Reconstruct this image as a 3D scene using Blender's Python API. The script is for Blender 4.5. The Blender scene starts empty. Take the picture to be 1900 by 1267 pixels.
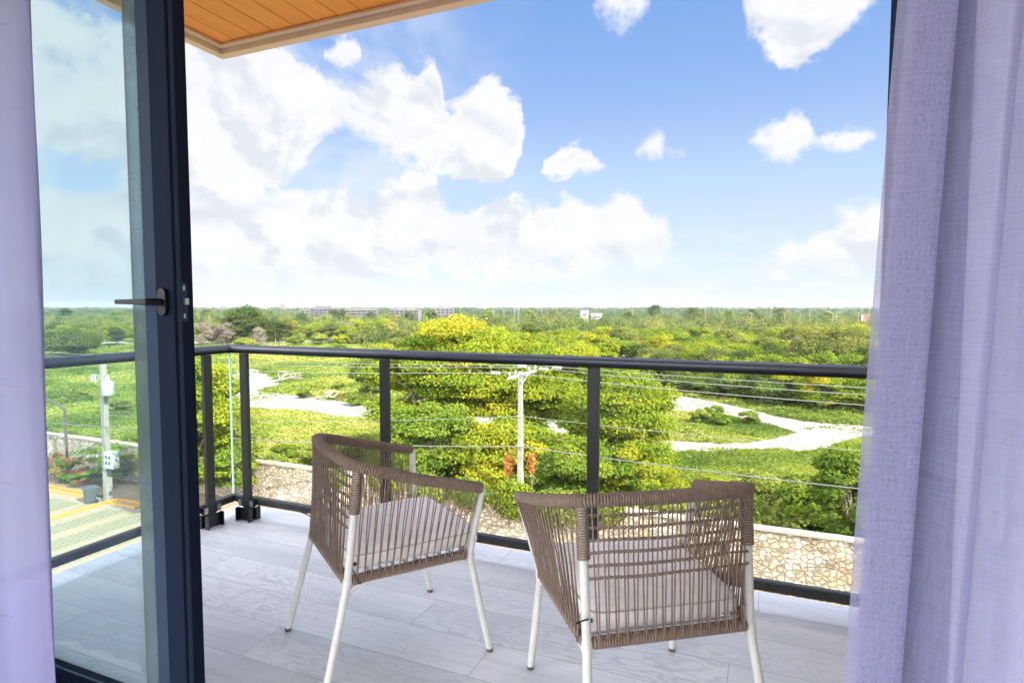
import bpy, bmesh, math, random
import numpy as np
from mathutils import Vector, Matrix
R = math.radians
scene = bpy.context.scene
COL = scene.collection

# ------------------------------------------------------------------ camera
H_EYE = 1.28
YAW, PITCH = R(22.7), math.atan(65.5/1105)
cd = bpy.data.cameras.new('camera'); cam = bpy.data.objects.new('camera', cd); COL.objects.link(cam)
cd.sensor_width = 36; cd.lens = 36*1105/1900; cd.clip_start = 0.05; cd.clip_end = 30000
cam.location = (0, 0, H_EYE); cam.rotation_euler = (R(90)-PITCH, 0, YAW)
scene.camera = cam
scene.render.resolution_x, scene.render.resolution_y = 1024, 682

# ------------------------------------------------------------------ light
SUN = Vector((0.74, -0.24, 0.63)).normalized()          # towards the sun
sd = bpy.data.lights.new('sun', 'SUN'); so = bpy.data.objects.new('sun', sd); COL.objects.link(so)
sd.energy = 5.0; sd.angle = R(0.53); sd.color = (1.0, 0.955, 0.88)
so.rotation_euler = SUN.to_track_quat('Z', 'Y').to_euler(); so.location = (40, -20, 60)
scene.view_settings.view_transform = 'Standard'; scene.view_settings.look = 'None'
scene.view_settings.exposure = 1.9; scene.view_settings.gamma = 1.0
SKY_STRENGTH = 0.106

cy = scene.cycles
cy.max_bounces = 10; cy.diffuse_bounces = 4; cy.glossy_bounces = 4; cy.transmission_bounces = 6
cy.transparent_max_bounces = 24; cy.caustics_reflective = False; cy.caustics_refractive = False
cy.sample_clamp_indirect = 6.0
try: cy.use_denoising = True
except Exception: pass

def pix(x, y):                                          # a direction in the world, seen through photo pixel (x, y)
    f = 1105.; u, v = (x-950)/f, (y-633.5)/f
    F0 = Vector((-math.sin(YAW), math.cos(YAW), 0)); Rr = Vector((math.cos(YAW), math.sin(YAW), 0)); Z = Vector((0, 0, 1))
    F = F0*math.cos(PITCH)-Z*math.sin(PITCH); U = F0*math.sin(PITCH)+Z*math.cos(PITCH)
    return F+Rr*u-U*v
def col_at(x, d):                                       # ground point on bearing of photo column x, at depth d
    v = pix(x, 568); s = d/(v.x*-math.sin(YAW)+v.y*math.cos(YAW))
    return v.x*s, v.y*s

# ------------------------------------------------------------------ node helpers
def nd(nt, typ, ins=None, **props):
    n = nt.nodes.new('ShaderNode'+typ)
    for k, v in props.items(): setattr(n, k, v)
    if ins:
        for k, v in ins.items():
            s = n.inputs[k]
            if hasattr(v, 'is_linked') or isinstance(v, bpy.types.NodeSocket): nt.links.new(v, s)
            else: s.default_value = v
    return n
def mth(nt, op, a, b=None, c=None, clamp=False):
    n = nt.nodes.new('ShaderNodeMath'); n.operation = op; n.use_clamp = clamp
    for i, v in enumerate((a, b, c)):
        if v is None: continue
        if isinstance(v, bpy.types.NodeSocket): nt.links.new(v, n.inputs[i])
        else: n.inputs[i].default_value = v
    return n.outputs[0]
def vmth(nt, op, a, b=None, scale=None):
    n = nt.nodes.new('ShaderNodeVectorMath'); n.operation = op
    for i, v in enumerate((a, b)):
        if v is None: continue
        if isinstance(v, bpy.types.NodeSocket): nt.links.new(v, n.inputs[i])
        else: n.inputs[i].default_value = v
    if scale is not None: n.inputs['Scale'].default_value = scale
    return n.outputs['Value'] if op in ('LENGTH', 'DOT_PRODUCT', 'DISTANCE') else n.outputs[0]
def mixc(nt, fac, a, b, blend='MIX'):
    n = nt.nodes.new('ShaderNodeMix'); n.data_type = 'RGBA'; n.blend_type = blend
    for s, v in ((n.inputs[0], fac), (n.inputs[6], a), (n.inputs[7], b)):
        if isinstance(v, bpy.types.NodeSocket): nt.links.new(v, s)
        else: s.default_value = (v if not isinstance(v, tuple) or len(v) == 4 else (*v, 1))
    return n.outputs[2]
def ramp(nt, fac, stops, interp='LINEAR'):
    n = nt.nodes.new('ShaderNodeValToRGB'); n.color_ramp.interpolation = interp
    e = n.color_ramp.elements
    while len(e) < len(stops): e.new(0.5)
    for el, (p, c) in zip(e, stops):
        el.position = p; el.color = (c, c, c, 1) if not isinstance(c, tuple) else (*c, 1)
    nt.links.new(fac, n.inputs[0]); return n.outputs[0]
def noise(nt, vec, scale, detail=4, rough=0.55, dist=0.0, color=False, w=None):
    n = nd(nt, 'TexNoise', {'Scale': scale, 'Detail': detail, 'Roughness': rough, 'Distortion': dist})
    if vec is not None: nt.links.new(vec, n.inputs['Vector'])
    return n.outputs['Color'] if color else n.outputs[0]
def mapr(nt, v, a, b, c=0.0, d=1.0, smooth=False):
    n = nt.nodes.new('ShaderNodeMapRange'); n.interpolation_type = 'SMOOTHSTEP' if smooth else 'LINEAR'
    nt.links.new(v, n.inputs[0])
    for i, x in zip((1, 2, 3, 4), (a, b, c, d)): n.inputs[i].default_value = x
    return n.outputs[0]
def new_mat(name):
    m = bpy.data.materials.new(name); m.use_nodes = True; nt = m.node_tree; nt.nodes.clear()
    out = nt.nodes.new('ShaderNodeOutputMaterial')
    return m, nt, out
def bump(nt, h, strength=0.3, dist=0.01):
    return nd(nt, 'Bump', {'Height': h, 'Strength': strength, 'Distance': dist}).outputs[0]

# ------------------------------------------------------------------ sky
world = bpy.data.worlds.new('World'); scene.world = world; world.use_nodes = True
def build_sky():
    nt = world.node_tree; nt.nodes.clear()
    out = nt.nodes.new('ShaderNodeOutputWorld')
    sky = nd(nt, 'TexSky', sky_type='NISHITA', sun_disc=False)
    sky.sun_elevation = math.asin(SUN.z); sky.sun_rotation = math.atan2(SUN.x, SUN.y)
    sky.altitude = 0; sky.air_density = 1.0; sky.dust_density = 0.6; sky.ozone_density = 2.0
    tc = nt.nodes.new('ShaderNodeTexCoord')
    dv = nd(nt, 'SeparateXYZ', {0: tc.outputs['Generated']})
    az = mth(nt, 'ARCTAN2', dv.outputs[0], dv.outputs[1]); el = mth(nt, 'ARCSINE', dv.outputs[2])
    P = nd(nt, 'CombineXYZ', {0: az, 1: el, 2: 0.0}).outputs[0]
    f0 = noise(nt, vmth(nt, 'MULTIPLY', P, (1.0, 1.25, 1)), 5.5, 8, 0.56, 0.25)
    f1 = noise(nt, vmth(nt, 'ADD', P, (3.3, 1.7, 0)), 24.0, 6, 0.6)
    billow = mth(nt, 'ABSOLUTE', mth(nt, 'SUBTRACT', mth(nt, 'MULTIPLY', f1, 2.0), 1.0))
    # cloud banks: each layer is a roofline and a base line over azimuth
    A0, A1 = -1.35, 0.65
    fac = mapr(nt, az, A0, A1)
    LAYERS = [
        ([(-100,330,560),(60,330,555),(345,300,550),(450,330,545),(640,345,540),(690,372,535),(720,340,525),(755,318,515),(805,322,510),(835,365,505),(855,378,503),(900,352,500),
          (950,368,503),(980,396,505),(1020,385,500),(1045,365,498),(1085,375,498),(1112,388,495),(1130,358,492),(1160,338,488),(1190,352,486),(1212,400,480),(1236,394,468),(1250,440,445),(1262,520,420),
          (1380,530,490),(1410,476,524),(1490,438,532),(1545,396,536),(1590,366,536),(1700,380,536)], 0.045, 0.95),
        ([(-100,0,290),(60,-40,300),(340,50,400),(450,78,395),(530,88,360),(580,98,300),(620,125,265),(645,142,262),(700,122,290),(745,112,302),(772,132,312),(792,104,318),(812,106,322),(828,196,328),(850,180,335),
          (882,160,340),(912,138,336),(930,148,326),(948,172,308),(968,186,270),(978,240,235),(985,420,120)], 0.045, 0.95),
        ([(585,200,60),(600,75,120),(640,58,135),(668,66,120),(678,200,60),(1000,340,300),(1012,304,320),(1040,280,326),(1072,262,327),(1102,278,325),(1126,304,318),(1135,340,300),(1165,320,270),(1178,272,298),(1202,246,304),(1222,234,304),(1243,262,300),(1275,276,296),(1290,320,270),
          (1375,290,240),(1395,246,276),(1432,222,290),(1472,198,294),(1500,220,284),(1520,252,276),(1570,232,290),(1605,226,284),(1640,250,262),(1655,290,240)], 0.030, 0.8),
        ([(1085,-60,-90),(1105,-90,18),(1125,-90,42),(1155,-90,50),(1185,-90,34),(1210,-90,-10),(1225,-60,-90),(1365,-60,-90),(1385,-90,60),(1420,-90,92),(1452,-90,128),(1482,-90,142),(1512,-90,110),(1560,-90,78),(1600,-90,40),(1650,-90,0),(1670,-60,-90)], 0.055, 0.8)]
    dens = None; hrel = None
    for pts_, sc, mx_ in LAYERS:
        n = nt.nodes.new('ShaderNodeValToRGB'); e = n.color_ramp.elements; L = []
        for (x, yt, yb) in pts_:
            v = pix(x, (yt+yb)/2).normalized()
            L.append(((math.atan2(v.x, v.y)-A0)/(A1-A0), math.asin(pix(x, yt).normalized().z), math.asin(pix(x, yb).normalized().z)))
        while len(e) < len(L): e.new(0.5)
        for el_, (p, t_, b_) in zip(e, L): el_.position = p; el_.color = (max(0, t_), max(0, b_), 0, 1)
        nt.links.new(fac, n.inputs[0]); sp = nd(nt, 'SeparateColor', {0: n.outputs[0]})
        up_ = mth(nt, 'SUBTRACT', sp.outputs[0], el); dn = mth(nt, 'SUBTRACT', el, sp.outputs[1])
        d = mth(nt, 'MULTIPLY', mth(nt, 'SMOOTH_MIN', up_, dn, 0.01), 1/sc)
        d = mth(nt, 'MINIMUM', d, mx_)
        if dens is None: dens, hrel = d, dn
        else:
            dens = mth(nt, 'SMOOTH_MAX', dens, d, 0.1); hrel = mth(nt, 'MINIMUM', hrel, mth(nt, 'ADD', mth(nt, 'ABSOLUTE', dn), 0.02))
    outside = mth(nt, 'MAXIMUM', mapr(nt, mth(nt, 'ABSOLUTE', mth(nt, 'ADD', az, YAW)), 0.92, 2.15, smooth=True), mapr(nt, el, 0.70, 1.15, smooth=True))
    outside = mth(nt, 'MULTIPLY', outside, mapr(nt, el, 0.45, 0.95, 1.0, 0.31, smooth=True))
    tot = mth(nt, 'ADD', dens, mth(nt, 'MULTIPLY', mth(nt, 'SUBTRACT', f0, 0.5), 3.3))
    tot = mth(nt, 'ADD', tot, mth(nt, 'MULTIPLY', mth(nt, 'SUBTRACT', 0.22, billow), 1.15))
    soft = mapr(nt, noise(nt, vmth(nt, 'ADD', P, (7.1, 0.4, 0)), 3.2, 2, 0.5), 0.40, 0.62, 0.42, 1.0)
    alpha = nd(nt, 'MapRange', {0: mth(nt, 'DIVIDE', mth(nt, 'ADD', tot, 0.05), soft), 1: 0.0, 2: 1.0, 3: 0.0, 4: 1.0}, interpolation_type='SMOOTHSTEP').outputs[0]
    f0b = noise(nt, vmth(nt, 'MULTIPLY', vmth(nt, 'ADD', P, (0.020, 0.026, 0)), (1.0, 1.25, 1)), 5.5, 7, 0.56, 0.25)
    relief = mapr(nt, mth(nt, 'SUBTRACT', f0b, f0), -0.015, 0.075, 0.0, 1.0)
    # grey bases, white tops
    base_ = mapr(nt, mth(nt, 'ADD', hrel, mth(nt, 'MULTIPLY', mth(nt, 'SUBTRACT', f0, 0.5), 0.16)), 0.0, 0.07, 1.0, 0.0, smooth=True)
    lump = mth(nt, 'MAXIMUM', mapr(nt, f1, 0.40, 0.60, 0.5, 0.0), mapr(nt, f0, 0.42, 0.56, 0.55, 0.0))
    shade = mth(nt, 'MAXIMUM', mth(nt, 'MULTIPLY', base_, mapr(nt, tot, 0.4, 1.1)), mth(nt, 'MULTIPLY', mth(nt, 'MAXIMUM', relief, mth(nt, 'MULTIPLY', lump, 0.7)), 0.68))
    ccol = mixc(nt, shade, (2.62, 2.62, 2.64), (1.78, 1.90, 2.12))
    grad = ramp(nt, mapr(nt, el, 0.0, 0.6), [(0.0, (1.88, 2.09, 2.42)), (0.10, (1.74, 2.0, 2.40)), (0.32, (1.36, 1.74, 2.34)), (0.53, (0.80, 1.24, 2.22)), (0.72, (0.58, 1.05, 2.12)), (1.0, (0.42, 0.86, 2.0))])
    base = mixc(nt, 0.90, mixc(nt, 1.0, sky.outputs[0], (0.9, 0.9, 0.9), 'MULTIPLY'), grad)
    streak = noise(nt, vmth(nt, 'MULTIPLY', P, (7.0, 34.0, 1)), 1.0, 3, 0.6)
    lowc = mth(nt, 'MULTIPLY', mapr(nt, streak, 0.42, 0.64, 0.0, 0.6), mapr(nt, el, 0.03, 0.16, 1.0, 0.0))
    base = mixc(nt, lowc, base, (2.5, 2.52, 2.56))
    veil = mth(nt, 'MULTIPLY', mapr(nt, az, -0.35, -0.75, 0.0, 0.62), mapr(nt, f0, 0.36, 0.56))
    alpha = mth(nt, 'MAXIMUM', alpha, veil)
    alpha = mth(nt, 'MULTIPLY', alpha, mapr(nt, el, 0.0, 0.08, 0.35, 0.98))
    fin = mixc(nt, alpha, base, ccol)
    # added fill: sky overhead and behind the building boosted to light the balcony
    sky_fill = mixc(nt, mapr(nt, f0, 0.35, 0.65), (BRIGHT*0.74, BRIGHT*0.82, BRIGHT*1.0), (BRIGHT*1.06, BRIGHT*1.05, BRIGHT*1.05))
    fin = mixc(nt, outside, fin, sky_fill)
    bg = nd(nt, 'Background', {'Color': fin, 'Strength': SKY_STRENGTH})
    nt.links.new(bg.outputs[0], out.inputs[0])
    world.cycles.sampling_method = 'MANUAL'; world.cycles.sample_map_resolution = 512
BRIGHT = 24.0
build_sky()

# ------------------------------------------------------------------ materials
def simple(name, color, rough=0.5, metal=0.0, var=0.0, vscale=8.0, bmp=0.0, bscale=60.0, spec=0.5):
    m, nt, out = new_mat(name)
    tc = nt.nodes.new('ShaderNodeTexCoord')
    p = nd(nt, 'BsdfPrincipled', {'Base Color': (*color, 1), 'Roughness': rough, 'Metallic': metal})
    try: p.inputs['Specular IOR Level'].default_value = spec
    except Exception: pass
    if var:
        n = noise(nt, tc.outputs['Object'], vscale, 5, 0.6)
        lo = tuple(c*(1-var) for c in color); hi = tuple(min(1, c*(1+var)) for c in color)
        nt.links.new(ramp(nt, n, [(0.3, lo), (0.7, hi)]), p.inputs['Base Color'])
        nt.links.new(mapr(nt, n, 0.3, 0.7, max(0.02, rough-0.08), min(1, rough+0.1)), p.inputs['Roughness'])
    if bmp:
        nt.links.new(bump(nt, noise(nt, tc.outputs['Object'], bscale, 4), bmp, 0.01), p.inputs['Normal'])
    nt.links.new(p.outputs[0], out.inputs[0]); return m

def glass_mat(name, tint, haze=0.0):
    m, nt, out = new_mat(name)
    tr = nd(nt, 'BsdfTransparent', {'Color': (*tint, 1)})
    gl = nd(nt, 'BsdfGlossy', {'Color': (1, 1, 1, 1), 'Roughness': 0.01})
    fr = nd(nt, 'Fresnel', {'IOR': 1.38})
    tc = nt.nodes.new('ShaderNodeTexCoord')
    mx = nd(nt, 'MixShader', {0: mth(nt, 'MULTIPLY', fr.outputs[0], 0.13), 1: tr.outputs[0], 2: gl.outputs[0]})
    last = mx
    if haze:
        df = nd(nt, 'BsdfDiffuse', {'Color': (0.62, 0.72, 0.74, 1)})
        n = noise(nt, tc.outputs['Object'], 3.0, 5, 0.6)
        last = nd(nt, 'MixShader', {0: mapr(nt, n, 0.3, 0.75, haze*0.4, haze), 1: mx.outputs[0], 2: df.outputs[0]})
    nt.links.new(last.outputs[0], out.inputs[0]); return m

def floor_mat():
    m, nt, out = new_mat('grey_wood_tile')
    tc = nt.nodes.new('ShaderNodeTexCoord'); s = nd(nt, 'SeparateXYZ', {0: tc.outputs['Object']})
    x, y = s.outputs[0], s.outputs[1]
    ry = mth(nt, 'DIVIDE', mth(nt, 'SUBTRACT', y, 1.565), 0.2145)
    row = mth(nt, 'FLOOR', ry); fy = mth(nt, 'FRACT', ry)
    rx = mth(nt, 'DIVIDE', mth(nt, 'ADD', mth(nt, 'SUBTRACT', x, mth(nt, 'MULTIPLY', row, 0.832)), 1.743), 1.2)
    colm = mth(nt, 'FLOOR', rx); fx = mth(nt, 'FRACT', rx)
    wn = nd(nt, 'TexWhiteNoise', {'Vector': nd(nt, 'CombineXYZ', {0: row, 1: colm, 2: 3.0}).outputs[0]}, noise_dimensions='3D')
    ofs = vmth(nt, 'SCALE', wn.outputs['Color'], scale=37.0)
    p = vmth(nt, 'ADD', nd(nt, 'CombineXYZ', {0: x, 1: y, 2: 0.0}).outputs[0], ofs)
    # knots: rare dark eyes, the grain flows round them
    kv = nd(nt, 'TexVoronoi', {'Vector': vmth(nt, 'MULTIPLY', p, (1.25, 2.2, 1.0)), 'Scale': 1.0, 'Randomness': 1.0}, feature='F1')
    kd = mth(nt, 'ADD', kv.outputs['Distance'], mth(nt, 'MULTIPLY', mth(nt, 'SUBTRACT', noise(nt, p, 22.0, 4), 0.5), 0.06))
    warp = noise(nt, vmth(nt, 'MULTIPLY', p, (1.7, 4.2, 1)), 1.0, 3, 0.5)
    q = mth(nt, 'ADD', mth(nt, 'MULTIPLY', warp, 9.0), mth(nt, 'MULTIPLY', mapr(nt, kd, 0.0, 0.4, 1.0, 0.0, smooth=True), 2.4))
    fine = noise(nt, vmth(nt, 'MULTIPLY', p, (3.0, 60.0, 1)), 1.0, 4, 0.6)
    q = mth(nt, 'ADD', q, mth(nt, 'MULTIPLY', fine, 0.55))
    rings = mth(nt, 'ADD', mth(nt, 'MULTIPLY', mth(nt, 'SINE', mth(nt, 'MULTIPLY', q, 6.2832*2.3)), 0.5), 0.5)
    rings = mth(nt, 'POWER', rings, 3.2)
    broad = noise(nt, vmth(nt, 'MULTIPLY', p, (1.1, 3.0, 1)), 1.3, 4, 0.6)
    gate = mapr(nt, noise(nt, vmth(nt, 'MULTIPLY', p, (1.0, 1.6, 1)), 1.6, 3), 0.38, 0.68)
    c = ramp(nt, broad, [(0.25, (0.50, 0.495, 0.505)), (0.5, (0.68, 0.665, 0.665)), (0.75, (0.76, 0.745, 0.73))])
    c = mixc(nt, mth(nt, 'MULTIPLY', mth(nt, 'MULTIPLY', rings, gate), 0.50), c, (0.34, 0.345, 0.38))
    c = mixc(nt, mapr(nt, fine, 0.48, 0.75, 0.0, 0.5), c, (0.40, 0.405, 0.43))
    eye = mapr(nt, kd, 0.025, 0.06, 1.0, 0.0)
    c = mixc(nt, mth(nt, 'MULTIPLY', eye, 0.75), c, (0.13, 0.15, 0.20))
    c = mixc(nt, mapr(nt, wn.outputs['Value'], 0, 1, 0.0, 0.3), c, (0.50, 0.505, 0.53))
    ey = mth(nt, 'MINIMUM', fy, mth(nt, 'SUBTRACT', 1.0, fy)); ex = mth(nt, 'MINIMUM', fx, mth(nt, 'SUBTRACT', 1.0, fx))
    seam = mth(nt, 'MAXIMUM', mapr(nt, ey, 0.004, 0.012, 1, 0), mapr(nt, ex, 0.0008, 0.0022, 1, 0))
    c = mixc(nt, mth(nt, 'MULTIPLY', seam, 0.6), c, (0.24, 0.235, 0.24))
    b = nd(nt, 'BsdfPrincipled', {'Base Color': c, 'Roughness': 0.42})
    h = mth(nt, 'SUBTRACT', mth(nt, 'MULTIPLY', rings, 0.12), seam)
    nt.links.new(bump(nt, h, 0.25, 0.002), b.inputs['Normal'])
    nt.links.new(b.outputs[0], out.inputs[0]); return m

def soffit_mat():
    m, nt, out = new_mat('honey_wood_plank')
    tc = nt.nodes.new('ShaderNodeTexCoord')
    oi = nt.nodes.new('ShaderNodeNewGeometry')
    p = vmth(nt, 'MULTIPLY', tc.outputs['Object'], (34.0, 1.3, 1.0))
    p = vmth(nt, 'ADD', p, vmth(nt, 'SCALE', nd(nt, 'CombineXYZ', {0: oi.outputs['Random Per Island']}).outputs[0], scale=91.0))
    n = noise(nt, p, 1.6, 5, 0.65, 0.4)
    c = ramp(nt, n, [(0.25, (0.70, 0.225, 0.022)), (0.55, (0.84, 0.30, 0.032)), (0.8, (0.90, 0.36, 0.048))])
    c = mixc(nt, mapr(nt, oi.outputs['Random Per Island'], 0, 1, 0, 0.22), c, (0.48, 0.155, 0.02))
    b = nd(nt, 'BsdfPrincipled', {'Base Color': c, 'Roughness': 0.5})
    nt.links.new(bump(nt, n, 0.06, 0.002), b.inputs['Normal'])
    nt.links.new(b.outputs[0], out.inputs[0]); return m

def leaf_mat(name, stops, trans=0.46):
    m, nt, out = new_mat(name)
    at = nd(nt, 'Attribute', attribute_name='tint')
    oi = nt.nodes.new('ShaderNodeObjectInfo')
    f = mth(nt, 'ADD', at.outputs['Fac'], mth(nt, 'MULTIPLY', mth(nt, 'SUBTRACT', oi.outputs['Random'], 0.5), 0.22))
    c = ramp(nt, f, stops)
    d = nd(nt, 'BsdfDiffuse', {'Color': c, 'Roughness': 0.6})
    t = nd(nt, 'BsdfTranslucent', {'Color': mixc(nt, 1.0, c, (1.25, 1.15, 0.6), 'MULTIPLY')})
    mx = nd(nt, 'MixShader', {0: trans, 1: d.outputs[0], 2: t.outputs[0]})
    nt.links.new(mx.outputs[0], out.inputs[0]); return m

def cloth_mat(name, color, thin=0.28, trans=0.5, coarse=1.0):
    m, nt, out = new_mat(name)
    uv = nt.nodes.new('ShaderNodeUVMap'); uv.uv_map = 'UVMap'
    U = uv.outputs[0]
    wob = noise(nt, vmth(nt, 'MULTIPLY', U, (8, 8, 1)), 1.0, 3, 0.5, color=True)
    U2 = vmth(nt, 'ADD', U, vmth(nt, 'SCALE', wob, scale=0.02))
    vert = noise(nt, vmth(nt, 'MULTIPLY', U2, (300.0, 14.0, 1)), 1.0, 2, 0.6)
    hor = noise(nt, vmth(nt, 'MULTIPLY', U2, (16.0, 300.0, 1)), 1.0, 2, 0.6)
    slub = noise(nt, vmth(nt, 'MULTIPLY', U2, (3.0, 42.0, 1)), 1.0, 2, 0.5)
    w = mth(nt, 'MULTIPLY', mth(nt, 'ADD', vert, hor), 0.5)
    dens = mapr(nt, w, 0.40, 0.62, 0.0, 1.0)
    sl = mapr(nt, slub, 0.66, 0.74, 0.0, 1.0)
    c = mixc(nt, mth(nt, 'MULTIPLY', dens, 0.30*coarse), (*color, 1), tuple(k*0.62 for k in color))
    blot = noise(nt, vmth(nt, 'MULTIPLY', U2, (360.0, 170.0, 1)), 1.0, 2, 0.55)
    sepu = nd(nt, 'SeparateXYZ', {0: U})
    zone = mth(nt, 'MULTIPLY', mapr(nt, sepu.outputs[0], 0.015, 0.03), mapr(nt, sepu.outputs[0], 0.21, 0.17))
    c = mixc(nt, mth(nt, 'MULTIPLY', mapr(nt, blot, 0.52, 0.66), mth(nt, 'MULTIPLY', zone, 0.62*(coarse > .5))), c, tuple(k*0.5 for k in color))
    c = mixc(nt, mth(nt, 'MULTIPLY', sl, 0.32), c, tuple(k*0.55 for k in color))
    d = nd(nt, 'BsdfDiffuse', {'Color': c})
    t = nd(nt, 'BsdfTranslucent', {'Color': c})
    mx = nd(nt, 'MixShader', {0: trans, 1: d.outputs[0], 2: t.outputs[0]})
    tr = nt.nodes.new('ShaderNodeBsdfTransparent')
    op = mapr(nt, w, 0.35, 0.65, thin*1.5, thin*0.5)
    mx2 = nd(nt, 'MixShader', {0: op, 1: mx.outputs[0], 2: tr.outputs[0]})
    bn = bump(nt, w, 0.35, 0.002)
    nt.links.new(bn, d.inputs['Normal'])
    nt.links.new(mx2.outputs[0], out.inputs[0]); return m

def stone_mat():
    m, nt, out = new_mat('rubble_stone')
    tc = nt.nodes.new('ShaderNodeTexCoord')
    P = vmth(nt, 'MULTIPLY', tc.outputs['Object'], (1.0, 1.0, 1.2))
    P = vmth(nt, 'ADD', P, vmth(nt, 'SCALE', noise(nt, P, 3.4, 5, 0.7, color=True), scale=0.34))
    e = nd(nt, 'TexVoronoi', {'Vector': P, 'Scale': 3.6}, feature='DISTANCE_TO_EDGE')
    f = nd(nt, 'TexVoronoi', {'Vector': P, 'Scale': 3.6}, feature='F1')
    sp = nd(nt, 'SeparateColor', {0: f.outputs['Color']})
    c = ramp(nt, sp.outputs[0], [(0.0, (0.25, 0.185, 0.115)), (0.35, (0.34, 0.285, 0.205)), (0.7, (0.42, 0.37, 0.29)), (1.0, (0.30, 0.205, 0.115))])
    n = noise(nt, tc.outputs['Object'], 9.0, 6, 0.65)
    c = mixc(nt, mapr(nt, n, 0.45, 0.75, 0, 0.6), c, (0.26, 0.195, 0.125))
    stain = noise(nt, tc.outputs['Object'], 0.55, 4, 0.6)
    c = mixc(nt, mapr(nt, stain, 0.54, 0.70, 0, 0.6), c, (0.33, 0.20, 0.095))
    jo = mth(nt, 'MULTIPLY', mapr(nt, e.outputs['Distance'], 0.008, 0.05, 1, 0), mapr(nt, noise(nt, tc.outputs['Object'], 2.3, 3), 0.3, 0.62, 0.25, 1.0))
    c = mixc(nt, mth(nt, 'MULTIPLY', jo, 0.95), c, (0.075, 0.052, 0.03))
    b = nd(nt, 'BsdfPrincipled', {'Base Color': c, 'Roughness': 0.9})
    h = mth(nt, 'ADD', mapr(nt, e.outputs['Distance'], 0, 0.16, 0, 1), mth(nt, 'MULTIPLY', n, 0.5))
    nt.links.new(bump(nt, h, 0.9, 0.10), b.inputs['Normal'])
    nt.links.new(b.outputs[0], out.inputs[0]); return m

def ground_mat():
    m, nt, out = new_mat('grassy_earth')
    tc = nt.nodes.new('ShaderNodeTexCoord'); P = tc.outputs['Object']
    n = noise(nt, P, 0.09, 6, 0.62); n2 = noise(nt, P, 0.9, 6, 0.7)
    c = ramp(nt, n2, [(0.3, (0.040, 0.062, 0.012)), (0.55, (0.085, 0.108, 0.022)), (0.78, (0.13, 0.135, 0.040))])
    c = mixc(nt, mapr(nt, n, 0.5, 0.72, 0, 0.55), c, (0.145, 0.135, 0.05))
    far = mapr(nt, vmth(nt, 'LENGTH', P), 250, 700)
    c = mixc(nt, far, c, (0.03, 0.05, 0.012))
    b = nd(nt, 'BsdfDiffuse', {'Color': c})
    nt.links.new(bump(nt, n2, 0.6, 0.4), b.inputs['Normal'])
    nt.links.new(b.outputs[0], out.inputs[0]); return m

def gravel_mat():
    m, nt, out = new_mat('white_gravel')
    tc = nt.nodes.new('ShaderNodeTexCoord'); P = tc.outputs['Object']
    n = noise(nt, P, 1.2, 7, 0.7); n2 = noise(nt, P, 0.16, 4)
    c = ramp(nt, n, [(0.3, (0.135, 0.12, 0.095)), (0.5, (0.215, 0.20, 0.172)), (0.75, (0.30, 0.285, 0.25))])
    c = mixc(nt, mapr(nt, n2, 0.55, 0.75, 0, 0.45), c, (0.12, 0.115, 0.075))
    b = nd(nt, 'BsdfDiffuse', {'Color': c}); nt.links.new(bump(nt, n, 0.5, 0.1), b.inputs['Normal'])
    nt.links.new(b.outputs[0], out.inputs[0]); return m

def paver_mat():
    m, nt, out = new_mat('grass_paver')
    tc = nt.nodes.new('ShaderNodeTexCoord'); P = tc.outputs['Object']
    br = nd(nt, 'TexBrick', {'Vector': P, 'Scale': 1.0, 'Mortar Size': 0.045, 'Brick Width': 0.42, 'Row Height': 0.24, 'Color1': (0.20, 0.178, 0.132, 1), 'Color2': (0.23, 0.205, 0.155, 1), 'Mortar': (0.14, 0.125, 0.065, 1)})
    n = noise(nt, P, 2.0, 5, 0.7)
    c = mixc(nt, mapr(nt, n, 0.45, 0.72, 0, 0.5), br.outputs[0], (0.15, 0.145, 0.075))
    b = nd(nt, 'BsdfDiffuse', {'Color': c}); nt.links.new(b.outputs[0], out.inputs[0]); return m

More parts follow.
